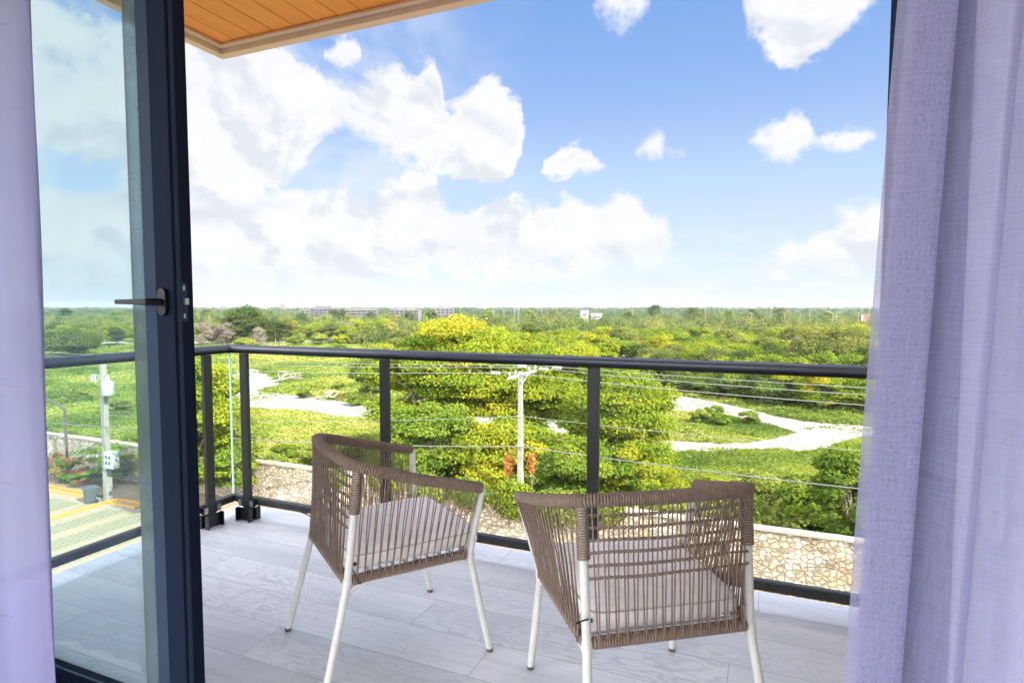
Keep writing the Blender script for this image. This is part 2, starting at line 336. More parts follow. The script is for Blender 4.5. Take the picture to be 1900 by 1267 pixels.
M = dict(
    floor=floor_mat(), soffit=soffit_mat(), stone=stone_mat(), ground=ground_mat(), gravel=gravel_mat(), paver=paver_mat(),
    trim=simple('taupe_painted_trim', (0.74, 0.55, 0.47), 0.5, var=0.06),
    cream=simple('cream_render', (0.62, 0.55, 0.46), 0.85, var=0.08, vscale=2, bmp=0.15),
    white_wall=simple('white_room_paint', (0.80, 0.79, 0.80), 0.8, var=0.02, vscale=2),
    rail=simple('sky_tinted_charcoal', (0.040, 0.046, 0.066), 0.38, 0.0, spec=0.6),  # bluish tone lightened for the sky reflected on the rail's upper half
    channel=simple('shade_black_channel', (0.004, 0.004, 0.005), 0.5, 0.0, spec=0.15),  # black paints in the shade on the rail's lower half
    post=simple('grey_bronze_metal', (0.020, 0.019, 0.018), 0.45, 0.0, var=0.15, vscale=25, spec=0.3),
    shoe=simple('black_anodised_clip', (0.010, 0.012, 0.018), 0.38, 0.3, var=0.1, vscale=40),
    steel=simple('galvanised_screw_plate', (0.34, 0.34, 0.34), 0.35, 0.9, var=0.15, vscale=60),
    frame=simple('navy_black_aluminium', (0.008, 0.012, 0.024), 0.6, 0.0, var=0.10, vscale=12, spec=0.02),
    bead=simple('navy_glazing_bead', (0.024, 0.035, 0.058), 0.55, 0.0, var=0.10, vscale=12, spec=0.05),
    handle=simple('matt_black_handle', (0.004, 0.0045, 0.006), 0.4, 0.0, var=0.1, vscale=40, spec=0.2),
    glass=glass_mat('clear_balustrade_glass', (0.965, 0.985, 0.972)),
    glass_edge=simple('green_glass_edge', (0.55, 0.72, 0.64), 0.15),
    etch=simple('etched_mark', (0.05, 0.06, 0.06), 0.8),
    door_glass=glass_mat('teal_door_glass', (0.84, 0.93, 0.93), haze=0.010),
    seal=glass_mat('dark_tinted_glass_edge', (0.20, 0.30, 0.33), haze=0.16),
    rope=simple('taupe_round_rope', (0.215, 0.150, 0.110), 0.72, var=0.22, vscale=55, bmp=0.5, bscale=500),
    strap=simple('white_seat_strap', (0.72, 0.70, 0.66), 0.6, var=0.05, vscale=60),
    leg=simple('off_white_tube', (0.56, 0.54, 0.495), 0.38, var=0.07, vscale=14),
    foot=simple('dark_foot_cap', (0.10, 0.09, 0.08), 0.6),
    cushion=simple('linen_cushion', (0.84, 0.80, 0.765), 0.9, var=0.05, vscale=9, bmp=0.25, bscale=420),
    piping=simple('cushion_piping', (0.50, 0.45, 0.42), 0.9),
    cord=simple('black_cord', (0.012, 0.012, 0.013), 0.6),
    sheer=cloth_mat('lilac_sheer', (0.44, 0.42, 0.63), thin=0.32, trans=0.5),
    drape=cloth_mat('smooth_lilac_drape', (0.33, 0.315, 0.49), thin=0.05, trans=0.5, coarse=0.5),
    concrete=simple('pole_concrete', (0.185, 0.168, 0.14), 0.85, var=0.10, vscale=3, bmp=0.2, bscale=30),
    paving=simple('pale_paving', (0.215, 0.165, 0.105), 0.9, var=0.10, vscale=1.2, bmp=0.2, bscale=9),
    cap=simple('wall_cap_cement', (0.25, 0.21, 0.165), 0.9, var=0.14, vscale=1.6, bmp=0.3, bscale=9),
    yellow=simple('yellow_kerb_paint', (0.42, 0.175, 0.006), 0.7, var=0.12, vscale=3),
    line=simple('faded_yellow_line', (0.34, 0.225, 0.07), 0.8, var=0.1, vscale=3),
    soil=simple('planter_soil', (0.20, 0.135, 0.075), 0.95, var=0.3, vscale=3, bmp=0.5, bscale=8),
    wire=simple('aluminium_wire', (0.15, 0.142, 0.125), 0.5, 0.0),
    cable=simple('grey_service_cable', (0.10, 0.097, 0.092), 0.6),
    porcelain=simple('white_porcelain', (0.28, 0.275, 0.26), 0.25),
    galv=simple('galvanised_steel', (0.24, 0.24, 0.235), 0.55, 0.2, var=0.1),
    box=simple('pale_enamel', (0.27, 0.27, 0.265), 0.45, var=0.05, vscale=4),
    bin=simple('grey_green_bin_plastic', (0.045, 0.055, 0.055), 0.5, var=0.12, vscale=6),
    lamp=simple('dark_lamp_post', (0.075, 0.065, 0.055), 0.5, 0.2),
    bark=simple('grey_bark', (0.17, 0.13, 0.095), 0.9, var=0.3, vscale=6, bmp=0.6, bscale=18),
    twig=simple('bare_twig', (0.22, 0.18, 0.145), 0.9, var=0.15, vscale=3),
    dead=simple('bleached_branch', (0.30, 0.26, 0.21), 0.9, var=0.12, vscale=3),
    facade=simple('grey_unfinished_render', (0.075, 0.070, 0.064), 0.9, var=0.12, vscale=0.3),
    facade2=simple('pale_apartment_render', (0.105, 0.096, 0.088), 0.9, var=0.08, vscale=0.3),
    opening=simple('dark_window_glass', (0.045, 0.05, 0.055), 0.25),
    white=simple('white_factory_sheet', (0.21, 0.21, 0.21), 0.6),
    red=simple('red_sign_board', (0.55, 0.035, 0.04), 0.5),
    yleaf=leaf_mat('yellow_green_leaf', [(0.0, (0.052, 0.101, 0.015)), (0.35, (0.137, 0.197, 0.018)), (0.65, (0.242, 0.263, 0.021)), (0.88, (0.352, 0.297, 0.023)), (1.0, (0.379, 0.243, 0.029))]),
    gleaf=leaf_mat('fresh_green_leaf', [(0.0, (0.048, 0.091, 0.016)), (0.4, (0.116, 0.176, 0.022)), (0.75, (0.194, 0.238, 0.027)), (1.0, (0.276, 0.255, 0.036))]),
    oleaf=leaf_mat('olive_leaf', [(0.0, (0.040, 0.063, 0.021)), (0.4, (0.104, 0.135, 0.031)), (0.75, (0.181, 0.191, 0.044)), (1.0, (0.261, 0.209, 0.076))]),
    dleaf=leaf_mat('dark_green_leaf', [(0.0, (0.024, 0.047, 0.015)), (0.5, (0.056, 0.089, 0.019)), (1.0, (0.113, 0.136, 0.027))]),
    cover=leaf_mat('ground_vine_leaf', [(0.0, (0.076, 0.118, 0.025)), (0.4, (0.164, 0.213, 0.037)), (0.7, (0.244, 0.270, 0.051)), (1.0, (0.328, 0.288, 0.097))]),
    rust=leaf_mat('dry_rust_leaf', [(0.0, (0.25, 0.09, 0.03)), (0.5, (0.40, 0.16, 0.05)), (1.0, (0.50, 0.26, 0.09))]),
    bloom=leaf_mat('magenta_bloom', [(0.0, (0.22, 0.02, 0.05)), (0.5, (0.34, 0.035, 0.085)), (1.0, (0.40, 0.12, 0.15))]),
    yflower=leaf_mat('yellow_flower', [(0.0, (0.6, 0.4, 0.02)), (1.0, (0.75, 0.55, 0.03))]),
    twigleaf=leaf_mat('bare_crown_twigs', [(0.0, (0.10, 0.085, 0.06)), (0.6, (0.155, 0.13, 0.10)), (1.0, (0.14, 0.15, 0.04))], 0.1),
)

# ------------------------------------------------------------------ mesh helpers
class MB:
    def __init__(s): s.v = []; s.f = []; s.sm = []
    def add(s, vs, fs, smooth=False):
        o = len(s.v); s.v += [tuple(p) for p in vs]
        for f in fs: s.f.append(tuple(i+o for i in f)); s.sm.append(smooth)
        return s
    def box(s, x0, x1, y0, y1, z0, z1):
        return s.add([(x0,y0,z0),(x1,y0,z0),(x1,y1,z0),(x0,y1,z0),(x0,y0,z1),(x1,y0,z1),(x1,y1,z1),(x0,y1,z1)],
                     [(0,3,2,1),(4,5,6,7),(0,1,5,4),(1,2,6,5),(2,3,7,6),(3,0,4,7)])
    def bar(s, a, b, w, h, up=(0, 0, 1)):
        a, b = Vector(a), Vector(b); d = (b-a).normalized(); u = Vector(up); sd_ = d.cross(u).normalized(); u = sd_.cross(d)
        vs = []
        for p in (a, b):
            for (i, j) in ((-1,-1),(1,-1),(1,1),(-1,1)): vs.append(p+sd_*(i*w/2)+u*(j*h/2))
        return s.add(vs, [(0,1,2,3),(7,6,5,4),(0,4,5,1),(1,5,6,2),(2,6,7,3),(3,7,4,0)])
    def tube(s, pts, rad, n=10, cap=True, sy=1.0, smooth=True):
        pts = [Vector(p) for p in pts]; k = len(pts)
        if not hasattr(rad, '__len__'): rad = [rad]*k
        T = []
        for i in range(k):
            a = pts[max(0, i-1)]; b = pts[min(k-1, i+1)]; T.append((b-a).normalized() if (b-a).length > 1e-9 else Vector((0,0,1)))
        ref = Vector((0, 0, 1)) if abs(T[0].z) < 0.9 else Vector((0, 1, 0))
        vs = []; u = None
        for i in range(k):
            if u is None: u = (ref-T[i]*ref.dot(T[i])).normalized()
            else: u = (u-T[i]*u.dot(T[i])).normalized()
            w = T[i].cross(u)
            for j in range(n):
                a = 2*math.pi*j/n; vs.append(pts[i]+(u*math.cos(a)*sy+w*math.sin(a))*rad[i])
        fs = []
        for i in range(k-1):
            for j in range(n):
                j2 = (j+1) % n; fs.append((i*n+j, i*n+j2, (i+1)*n+j2, (i+1)*n+j))
        s.add(vs, fs, smooth)
        if cap:
            s.add(vs[:n], [tuple(range(n-1, -1, -1))]); s.add(vs[-n:], [tuple(range(n))])
        return s
    def lathe(s, c, prof, n=14):
        cx_, cy_, cz_ = c; vs = []
        for (r, z) in prof:
            for j in range(n): a = 2*math.pi*j/n; vs.append((cx_+r*math.cos(a), cy_+r*math.sin(a), cz_+z))
        fs = []
        for i in range(len(prof)-1):
            for j in range(n): j2 = (j+1) % n; fs.append((i*n+j, i*n+j2, (i+1)*n+j2, (i+1)*n+j))
        s.add(vs, fs, True)
        s.add(vs[-n:], [tuple(range(n))]); s.add(vs[:n], [tuple(range(n-1, -1, -1))]); return s
    def build(s, name, mat, parent=None, bevel=0.0, loc=None):
        me = bpy.data.meshes.new(name); me.from_pydata(s.v, [], s.f)
        me.polygons.foreach_set('use_smooth', s.sm); me.update()
        me.materials.append(mat)
        o = bpy.data.objects.new(name, me); COL.objects.link(o)
        if parent is not None: o.parent = parent
        if loc is not None: o.location = loc
        if bevel:
            b = o.modifiers.new('bevel', 'BEVEL'); b.width = bevel; b.segments = 2; b.limit_method = 'ANGLE'; b.angle_limit = R(40)
        return o
def crv(pts, n=8):
    P = [Vector(p) for p in pts]; out = []
    for i in range(len(P)-1):
        p0 = P[max(0, i-1)]; p1 = P[i]; p2 = P[i+1]; p3 = P[min(len(P)-1, i+2)]
        for k in range(n):
            t = k/n
            out.append(0.5*((2*p1)+(-p0+p2)*t+(2*p0-5*p1+4*p2-p3)*t*t+(-p0+3*p1-3*p2+p3)*t*t*t))
    out.append(P[-1]); return out
def empty(name, loc=(0, 0, 0), rz=0.0):
    o = bpy.data.objects.new(name, None); o.empty_display_size = 0.2; COL.objects.link(o)
    o.location = loc; o.rotation_euler = (0, 0, rz); return o
def tag(o, label=None, cat=None, group=None, kind=None):
    if label: o['label'] = label
    if cat: o['category'] = cat
    if group: o['group'] = group
    if kind: o['kind'] = kind
    return o
def thing(name, label, cat, loc=(0, 0, 0), rz=0.0, group=None):
    return tag(empty(name, loc, rz), label, cat, group)
def copy_tree(root):
    c = root.copy(); COL.objects.link(c)
    for ch in list(root.children):
        d = ch.copy(); COL.objects.link(d); d.parent = c
        for g in list(ch.children):
            e = g.copy(); COL.objects.link(e); e.parent = d
    return c
def struct(o, label=None): return tag(o, label, None, None, 'structure')

G = -11.2                                                # ground level below the balcony floor

# ================================================================== LARGE STRUCTURE
def sheet(name, poly, z, mat):
    return struct(MB().add([(x, y, z) for x, y in poly], [tuple(range(len(poly)))]).build(name, mat))
sheet('ground', [(2600*math.cos(a*math.pi/36), 2600*math.sin(a*math.pi/36)) for a in range(72)], G, M['ground'])

def rough(poly, amp, n=6, seed=1):
    rnd = random.Random(seed); out = []
    for i in range(len(poly)):
        a, b = poly[i], poly[(i+1) % len(poly)]; L = math.hypot(b[0]-a[0], b[1]-a[1])
        for k in range(n):
            t = k/n; j = amp*min(1, L/6)
            out.append((a[0]+(b[0]-a[0])*t+rnd.uniform(-j, j), a[1]+(b[1]-a[1])*t+rnd.uniform(-j, j)))
    return out
TRACK_A = [(-86,76.8),(-94,87),(-93,89.6),(-83.1,82.6),(-71.5,73.5),(-68.7,67.9),(-67.8,65.4),(-62.1,64.9),(-54.3,63.5),(-46.9,62.2),(-40,61),(-30,60),(-20,60.5),(-11.5,60),
           (-11.5,54),(-22,55.5),(-32.3,54.4),(-39.4,55),(-43,53.4),(-48.1,55.4),(-51.5,55.7),(-54.8,54.6),(-61.4,54.8),(-66,57.6),(-72.8,66.4)]
TRACK_B = [(-20,86),(-10.2,85),(-4.3,80.5),(-0.2,76),(1.8,73),(4.9,71),(10.1,70.7),(14.6,70.5),(40,72),(40,66.5),(13.8,66),(9.6,65.5),(7.3,62),(5.7,58.5),(3.6,56.2),(1.5,56.2),(-1.2,55.3),(-3.3,53.3),(-5.5,52.6),(-7.1,51.2),(-12,49.5),
           (-12,54.8),(-6.3,56.4),(-3.9,56.7),(-1.2,57.8),(1.5,60.8),(3.5,64.4),(1.0,68.2),(-2.3,71.5),(-7.2,72.0),(-20,76)]
FAR = [(-207,115),(-195,135),(-155.7,151.5),(-141.8,167.2),(-130,179.2),(-112,182),(-90,186),(-90,192),(-121,191),(-136.4,188.6),(-148.6,175.8),(-162.8,159),(-203.8,141.8),(-222,121.7)]
sheet('gravel_track', rough(TRACK_A, 0.5), G+0.03, M['gravel']); sheet('gravel_track', rough(TRACK_B, 0.3, 6, 5), G+0.037, M['gravel'])
sheet('far_gravel_road', rough(FAR, 0.8, 4, 2), G+0.03, M['gravel'])
sheet('parking_lot', [(-75, -10), (6, -10), (6, 24.9), (-75, 24.9)], G+0.02, M['paving'])
def strips():
    for i, (a, b) in enumerate(((-44.9, -43.3), (-42.1, -41.0), (-40.9, -39.5), (-36.9, -35.5), (-34.5, -33.0), (-32.0, -30.6), (-29.6, -28.2), (-27.2, -25.8), (-47.3, -45.9), (-49.8, -48.3))):
        sheet('grass_paving', [(a, 8), (b, 8), (b, 23.6), (a, 23.6)], G+0.026, M['paver'])
    for x in (-42.45, -39.3, -45.4, -35.0):
        sheet('parking_line', [(x, 8), (x+0.10, 8), (x+0.10, 23.7), (x, 23.7)], G+0.031, M['line'])
strips()
sheet('planting_bed', [(-75, 25.1), (6, 25.1), (6, 28.0), (-75, 28.0)], G+0.08, M['soil'])
def kerbs():
    k = MB()
    k.box(-75, -41.1, 24.92, 25.08, G, G+0.15); k.box(-38.2, 6, 24.92, 25.08, G, G+0.15)
    k.box(-38.16, -38.0, 10, 24.92, G, G+0.15)
    k.box(-75, -42.4, 24.35, 24.5, G, G+0.13); k.box(-42.0, -40.2, 24.35, 24.5, G, G+0.13); k.box(-37.95, -35.4, 24.28, 24.44, G, G+0.13); k.box(-35.5, -35.3, 24.44, 24.92, G, G+0.13)
    struct(k.build('painted_kerb', M['yellow'], bevel=0.02))
kerbs()

# rubble boundary wall
def wall():
    t = thing('stone_wall', 'long cream rubble stone wall with cement cap along the edge of the parking lot', 'wall', (0, 28.0, G))
    n = 220; x0, x1 = -95, 32; m = MB(); rnd = random.Random(4)
    vs = []; fs = []; hz = [0, .45, .9, 1.35, 1.8, 2.25, 2.62]
    for i in range(n+1):
        x = x0+(x1-x0)*i/n
        for j, z in enumerate(hz): vs.append((x, rnd.uniform(-.035, .035), z))
        for j, z in enumerate(reversed(hz)): vs.append((x, 0.38, z))
    k = len(hz)*2
    for i in range(n):
        for j in range(k-1): fs.append((i*k+j, (i+1)*k+j, (i+1)*k+j+1, i*k+j+1))
    m.add(vs, fs).build('wall', M['stone'], t)
    c = MB(); vs = []; fs = []
    for i in range(n+1):
        x = x0+(x1-x0)*i/n; d = rnd.uniform(-.02, .02); h = rnd.uniform(-.015, .015)
        vs += [(x, -0.06+d, 2.62), (x, -0.06+d, 2.72+h), (x, 0.44+d, 2.72+h), (x, 0.44+d, 2.62)]
    for i in range(n):
        for j in range(3): fs.append((i*4+j, (i+1)*4+j, (i+1)*4+j+1, i*4+j+1))
        fs.append((i*4+3, (i+1)*4+3, (i+1)*4, i*4))
    c.add(vs, fs).build('cap', M['cap'], t)
wall()

# building: balcony slab, soffit, divider wall, storeys above and below, and the room we look out of
FE_X, FE_Y = -3.10, 2.84                                 # floor edges
def building():
    t = thing('apartment_building', 'cream apartment building holding the balcony with honey wood plank ceiling', 'building')
    MB().box(FE_X, 0.60, 1.26, FE_Y, -0.03, 0.0).build('balcony_floor', M['floor'], t)
    MB().box(FE_X+0.01, 12, 1.2, FE_Y-0.01, -0.32, -0.034).build('balcony_slab', M['cream'], t)
    MB().box(0.47, 0.62, 1.30, FE_Y-0.02, 0.0, 2.795).build('divider_wall', M['cream'], t)
    MB().box(FE_X+0.05, 26, -9, 1.25, G+0.05, -0.325).build('wall', M['cream'], t)
    MB().box(FE_X+0.05, 26, -9, 1.3, 3.15, 9.0).build('wall', M['cream'], t)
    # ceiling planks run away from the room, with dark gaps between
    s = MB(); x = -3.03; w = 0.150
    while x < 1.2:
        s.box(x, x+w-0.005, 1.3, 2.715, 2.835, 2.85); x += w
    sf = s.build('soffit', M['soffit'], t, bevel=0.0015)
    MB().box(-3.03, 9, 1.3, 2.72, 2.852, 3.14).build('roof_slab', M['trim'], t)
    tr = MB()
    tr.box(-3.09, 9, 2.72, 2.78, 2.79, 3.14); tr.box(-3.09, -3.032, 1.3, 2.718, 2.79, 3.14)
    tr.box(-3.03, 9, 2.68, 2.718, 2.818, 2.834); tr.box(-3.03, -2.99, 1.3, 2.678, 2.818, 2.834)
    tr.build('trim', M['trim'], sf, bevel=0.003)
    # facade wall to the sides of the opening
    MB().box(0.285, 12, 1.12, 1.28, 0.0, 3.14).build('wall', M['white_wall'], t)
    MB().box(-3.08, -2.75, 1.12, 1.28, 0.0, 3.14).build('wall', M['white_wall'], t)
    MB().box(-2.75, 0.285, 1.12, 1.28, 2.66, 3.14).build('wall', M['white_wall'], t)
building()
struct(MB().box(-3.08, 3.2, -6, 1.1, -0.03, -0.002).build('room_floor', M['floor']))
struct(MB().box(-3.08, 3.2, -6, 1.1, 2.75, 2.9).build('room_ceiling', M['white_wall']))

# ================================================================== RAILING
def railing():
    t = thing('railing', 'charcoal metal balcony railing with clear glass panels behind the armchairs', 'railing', (0, 0, 0))
    RX, RY = -2.965, 2.665
    def prof(p, d):                                     # tube over a narrower glazing channel
        sdv = Vector((-d.y, d.x, 0)); out = []
        for k in range(13):
            a = R(-25)+R(230)*k/12; out.append(p+sdv*(0.027*math.cos(a))+Vector((0, 0, 0.002+0.0235*math.sin(a))))
        return out
    def rect(p, d):
        sdv = Vector((-d.y, d.x, 0)); return [p+sdv*u+Vector((0, 0, v)) for u, v in ((.0225, -.0065), (.0225, -.024), (-.0225, -.024), (-.0225, -.0065))]
    def rail(a, b, miter_a=None, miter_b=None):
        a, b = Vector(a), Vector(b); d = (b-a).normalized(); o = None
        for sec, mat, nm, sm in ((prof, 'rail', 'top_rail', True), (rect, 'channel', 'glazing_channel', False)):
            A = sec(a, d); B = sec(b, d)
            if miter_a: A = [miter_a(p) for p in A]
            if miter_b: B = [miter_b(p) for p in B]
            n = len(A); m = MB(); m.add(A+B, [(i, (i+1) % n, n+(i+1) % n, n+i) for i in range(n)], sm)
            m.add(A, [tuple(range(n-1, -1, -1))]); m.add(B, [tuple(range(n))])
            o = m.build(nm, M[mat], o or t)
    z = 1.0235
    def mf(p): return Vector((RX+(p.y-RY)*-1.0, p.y, p.z))    # 45 degree mitre through the corner
    rail((RX, RY, z), (0.468, RY, z), miter_a=mf)
    def ml(p): return Vector((p.x, RY-(p.x-RX), p.z))
    rail((RX, 0.95, z), (RX, RY, z), miter_b=ml)
    # bottom rail
    b = MB(); b.box(RX+0.021, 0.468, RY-0.02, RY+0.02, 0.09, 0.13); b.build('bottom_rail', M['post'], t, bevel=0.003)
    b = MB(); b.box(RX-0.02, RX+0.02, 0.95, RY+0.02, 0.09, 0.13); b.build('bottom_rail', M['post'], t, bevel=0.003)
    fx = [-2.822, -1.83, -0.697]; ly = [2.462, 1.30]
    def post(x, y, front):
        m = MB()
        if front: m.box(x-0.027, x+0.027, y-0.012, y+0.012, 0.03, 0.9995)
        else: m.box(x-0.012, x+0.012, y-0.027, y+0.027, 0.03, 0.9995)
        p = m.build('post', M['post'], t, bevel=0.002)
        c = MB(); q = MB()
        def A(m_, u0, u1, v0, v1, z0, z1):              # u along the rail, v towards the room
            if front: m_.box(x+u0, x+u1, y-v1, y-v0, z0, z1)
            else: m_.box(x+v0, x+v1, y+u0, y+u1, z0, z1)
        # clamp strap that ties the bottom rail to the post
        A(c, -0.055, 0.055, 0.0125, 0.017, 0.083, 0.128); A(c, -0.056, -0.051, -0.014, 0.0125, 0.083, 0.128); A(c, 0.051, 0.056, -0.014, 0.0125, 0.083, 0.128)
        c.build('clamp', M['shoe'], p, bevel=0.001)
        for u in (-0.044, 0.044):
            s = MB(); A(s, u-0.012, u+0.012, 0.0172, 0.0188, 0.088, 0.122)
            s.build('screw_plate', M['steel'], p)
        # floor shoe: two back-to-back channels
        for sg in (-1, 1):
            A(q, -0.052, 0.052, sg*0.016-0.003, sg*0.016+0.003, 0.0, 0.075)
            for u in (-0.050, 0.050):
                A(q, u-0.0035, u+0.0035, min(sg*0.019, sg*0.046), max(sg*0.019, sg*0.046), 0.0, 0.080)
        q.build('floor_shoe', M['shoe'], p, bevel=0.0012)
        return p
    for x in fx: post(x, RY-0.034, True)
    for y in ly: post(RX+0.034, y, False)
    def panel(x0, x1, y0, y1, z0=0.132, z1=0.9995):
        g = MB().box(x0, x1, y0, y1, z0, z1).build('glass_panel', M['glass'], t); return g
    xs = [RX+0.012, -1.83, -0.697, 0.455]
    for a, c in zip(xs[:-1], xs[1:]): gp = panel(a+0.004, c-0.004, RY-0.005, RY+0.005)
    # faint maker's stamp etched in the corner of the last pane
    e = MB(); rnd = random.Random(2); x = 0.385
    for k in range(9):
        e.tube([(x, RY-0.0065, 0.925), (x+0.002, RY-0.0065, 0.925+rnd.uniform(0.004, 0.012)), (x+0.004, RY-0.0065, 0.926)], 0.0007, 5); x += 0.0048
    e.build('stamp', M['etch'], gp); e = MB()
    e.tube([(0.408+0.020*math.cos(a), RY-0.0065, 0.892+0.010*math.sin(a)) for a in np.linspace(0, 6.28, 24)], 0.0008, 5)
    e.build('stamp', M['etch'], gp); e = MB()
    e.tube(crv([(0.392+k*0.005, RY-0.0065, 0.892+(-1)**k*0.006) for k in range(7)], 4), 0.0008, 5)
    e.build('stamp', M['etch'], gp)
    panel(RX-0.005, RX+0.005, 1.304, RY-0.012); panel(RX-0.005, RX+0.005, 0.95, 1.296)
    MB().box(RX-0.006, RX+0.004, RY-0.011, RY-0.004, 0.135, 0.998).build('glass_joint', M['glass_edge'], t)
railing()

# ================================================================== SLIDING DOOR
def door():
    t = thing('sliding_door', 'navy black framed sliding glass door drawn to the left with a black lever handle', 'door', (-1.5, 1.2, 0))
    def B(name, x0, x1, y0, y1, z0, z1, mat, par=t, bev=0.002):
        return MB().box(x0+1.5, x1+1.5, y0-1.2, y1-1.2, z0, z1).build(name, mat, par, bevel=bev)
    st = B('stile', -1.582, -1.510, 1.170, 1.232, 0.02, 2.60, M['frame'])
    B('edge_strip', -1.5098, -1.5068, 1.180, 1.192, 0.025, 2.595, M['bead'], st, 0.0005)
    B('glazing_bead', -1.640, -1.5825, 1.178, 1.222, 0.07, 2.55, M['bead'])
    B('stile', -2.66, -2.59, 1.170, 1.232, 0.02, 2.60, M['frame'])
    B('bottom_frame', -2.589, -1.5825, 1.171, 1.231, 0.02, 0.066, M['frame'])
    B('top_frame', -2.589, -1.5825, 1.171, 1.231, 2.552, 2.60, M['frame'])
    B('glass', -2.589, -1.6405, 1.196, 1.204, 0.067, 2.551, M['door_glass'], bev=0)
    B('glass_border', -1.703, -1.6407, 1.186, 1.194, 0.067, 2.551, M['seal'], bev=0)
    # lever handle on an oval plate
    hz = 1.292; h = MB()
    vs = []; n = 28
    for y in (1.1695, 1.158):
        for k in range(n):
            a = 2*math.pi*k/n; c, s = math.cos(a), math.sin(a)
            vs.append((-1.546+0.0165*c+1.5, y-1.2, hz+0.022*(1 if s > 0 else -1)+0.0165*s if abs(s) > 1e-6 else hz))
    h.add(vs, [(k, (k+1) % n, n+(k+1) % n, n+k) for k in range(n)]+[tuple(range(n, 2*n))])
    hd = h.build('handle', M['handle'], t, bevel=0.0015)
    l = MB(); l.tube([(-0.046, -0.043, hz), (-0.046, -0.088, hz)], [0.0095, 0.0095], 16)
    l.build('spindle', M['handle'], hd)
    l = MB()
    def sec(x, w, hh): return [(x, -0.088-w/2, hz-hh/2), (x, -0.088+w/2, hz-hh/2), (x, -0.088+w/2, hz+hh/2), (x, -0.088-w/2, hz+hh/2)]
    ss = [sec(-0.034, .016, .018), sec(-0.056, .017, .0185), sec(-0.10, .014, .015), sec(-0.165, .012, .013)]
    vs = [p for q in ss for p in q]; fs = [(0, 1, 2, 3), (15, 14, 13, 12)]
    for i in range(3):
        for j in range(4): j2 = (j+1) % 4; fs.append((i*4+j, (i+1)*4+j, (i+1)*4+j2, i*4+j2))
    l.add(vs, fs).build('lever', M['handle'], hd, bevel=0.003)
    # latch plate in the closing edge
    L = MB(); L.box(-0.0098, -0.0062, -0.007, 0.010, hz-0.055, hz+0.055)
    lp = L.build('latch_plate', M['bead'], t, bevel=0.0005)
    q = MB(); q.box(-0.0061, 0.004, -0.003, 0.007, hz-0.008, hz+0.010); q.box(-0.0061, -0.0045, -0.004, 0.002, hz+0.032, hz+0.046); q.box(-0.0061, -0.0045, -0.004, 0.002, hz-0.046, hz-0.033)
    q.build('latch', M['steel'], lp, bevel=0.001)
    # fixed outer frame: jambs, head and track
    f = thing('door_frame', 'navy black fixed door frame around the balcony opening, dark jamb beside the right curtain', 'door frame', (-1.3, 1.2, 0))
    def F(name, x0, x1, y0, y1, z0, z1): return MB().box(x0+1.3, x1+1.3, y0-1.2, y1-1.2, z0, z1).build(name, M['frame'], f, bevel=0.003)
    F('jamb', 0.205, 0.284, 1.10, 1.30, 0.0, 2.658); F('jamb', -2.749, -2.68, 1.10, 1.30, 0.0, 2.658)
    F('head', -2.679, 0.204, 1.10, 1.30, 2.605, 2.658); F('track', -2.679, 0.204, 1.12, 1.259, -0.001, 0.012)
door()

# ================================================================== CURTAINS
def curtain(name, label, prof, mat, edge, z0=0.015, z1=2.62, nz=70, seed=1, wob=0.003):
    prof = crv([(x, y, 0) for x, y in prof], 7)
    L = [0.0]
    for a, b in zip(prof[:-1], prof[1:]): L.append(L[-1]+(b-a).length)
    n = len(prof); rnd = random.Random(seed); ph = [rnd.uniform(0, 6.28) for _ in range(6)]
    vs = []; uvs = []
    for j in range(nz+1):
        z = z0+(z1-z0)*j/nz; ex, spread = edge(z)
        for i, p in enumerate(prof):
            w = wob*math.sin(z*3.1+ph[0]+i*0.15)+wob*0.6*math.sin(z*7.3+ph[1]+i*0.3)
            vs.append((ex+p.x*spread+w*0.4, p.y+w, z)); uvs.append((L[i], z))
    fs = [(j*n+i, j*n+i+1, (j+1)*n+i+1, (j+1)*n+i) for j in range(nz) for i in range(n-1)]
    m = MB().add(vs, fs, True); o = m.build(name, mat)
    ul = o.data.uv_layers.new(name='UVMap')
    for lp in o.data.loops: ul.data[lp.index].uv = uvs[lp.vertex_index]
    return tag(o, label, 'curtain')
def rc_edge(z):
    return 0.128+0.046*min(1, max(0, (z-0.5)/1.3))+0.012*max(0, z-1.6), 1.0
RP = [(0.0, 1.045), (0.028, 1.052), (0.066, 1.048), (0.078, 1.058), (0.060, 1.068), (0.024, 1.070), (0.020, 1.080), (0.05, 1.086), (0.088, 1.076), (0.112, 1.046),
      (0.135, 1.030), (0.150, 1.040), (0.146, 1.062), (0.160, 1.078), (0.186, 1.070), (0.204, 1.038), (0.232, 1.022), (0.262, 1.04), (0.285, 1.075), (0.31, 1.07), (0.34, 1.03), (0.38, 1.02), (0.42, 1.06), (0.46, 1.075),
      (0.52, 1.02), (0.58, 1.07), (0.65, 1.02), (0.72, 1.07), (0.80, 1.02), (0.9, 1.06)]
curtain('curtain', 'sheer lilac curtain with coarse open weave hanging at the right of the balcony opening', RP, M['sheer'], rc_edge, seed=3)
def lc_edge(z): return -1.925+0.028*max(0, z-0.3)/1.9, 1.0
LP = [(-0.95, 1.03), (-0.86, 1.065), (-0.78, 1.02), (-0.69, 1.06), (-0.60, 1.02), (-0.52, 1.058), (-0.44, 1.025), (-0.36, 1.05), (-0.28, 1.03), (-0.20, 1.045), (-0.12, 1.036), (-0.05, 1.042), (-0.02, 1.05), (0.0, 1.058), (-0.006, 1.066), (-0.03, 1.066)]
curtain('curtain', 'smooth pale lilac curtain hanging at the left in front of the sliding glass door', LP, M['drape'], lc_edge, seed=8, wob=0.002)

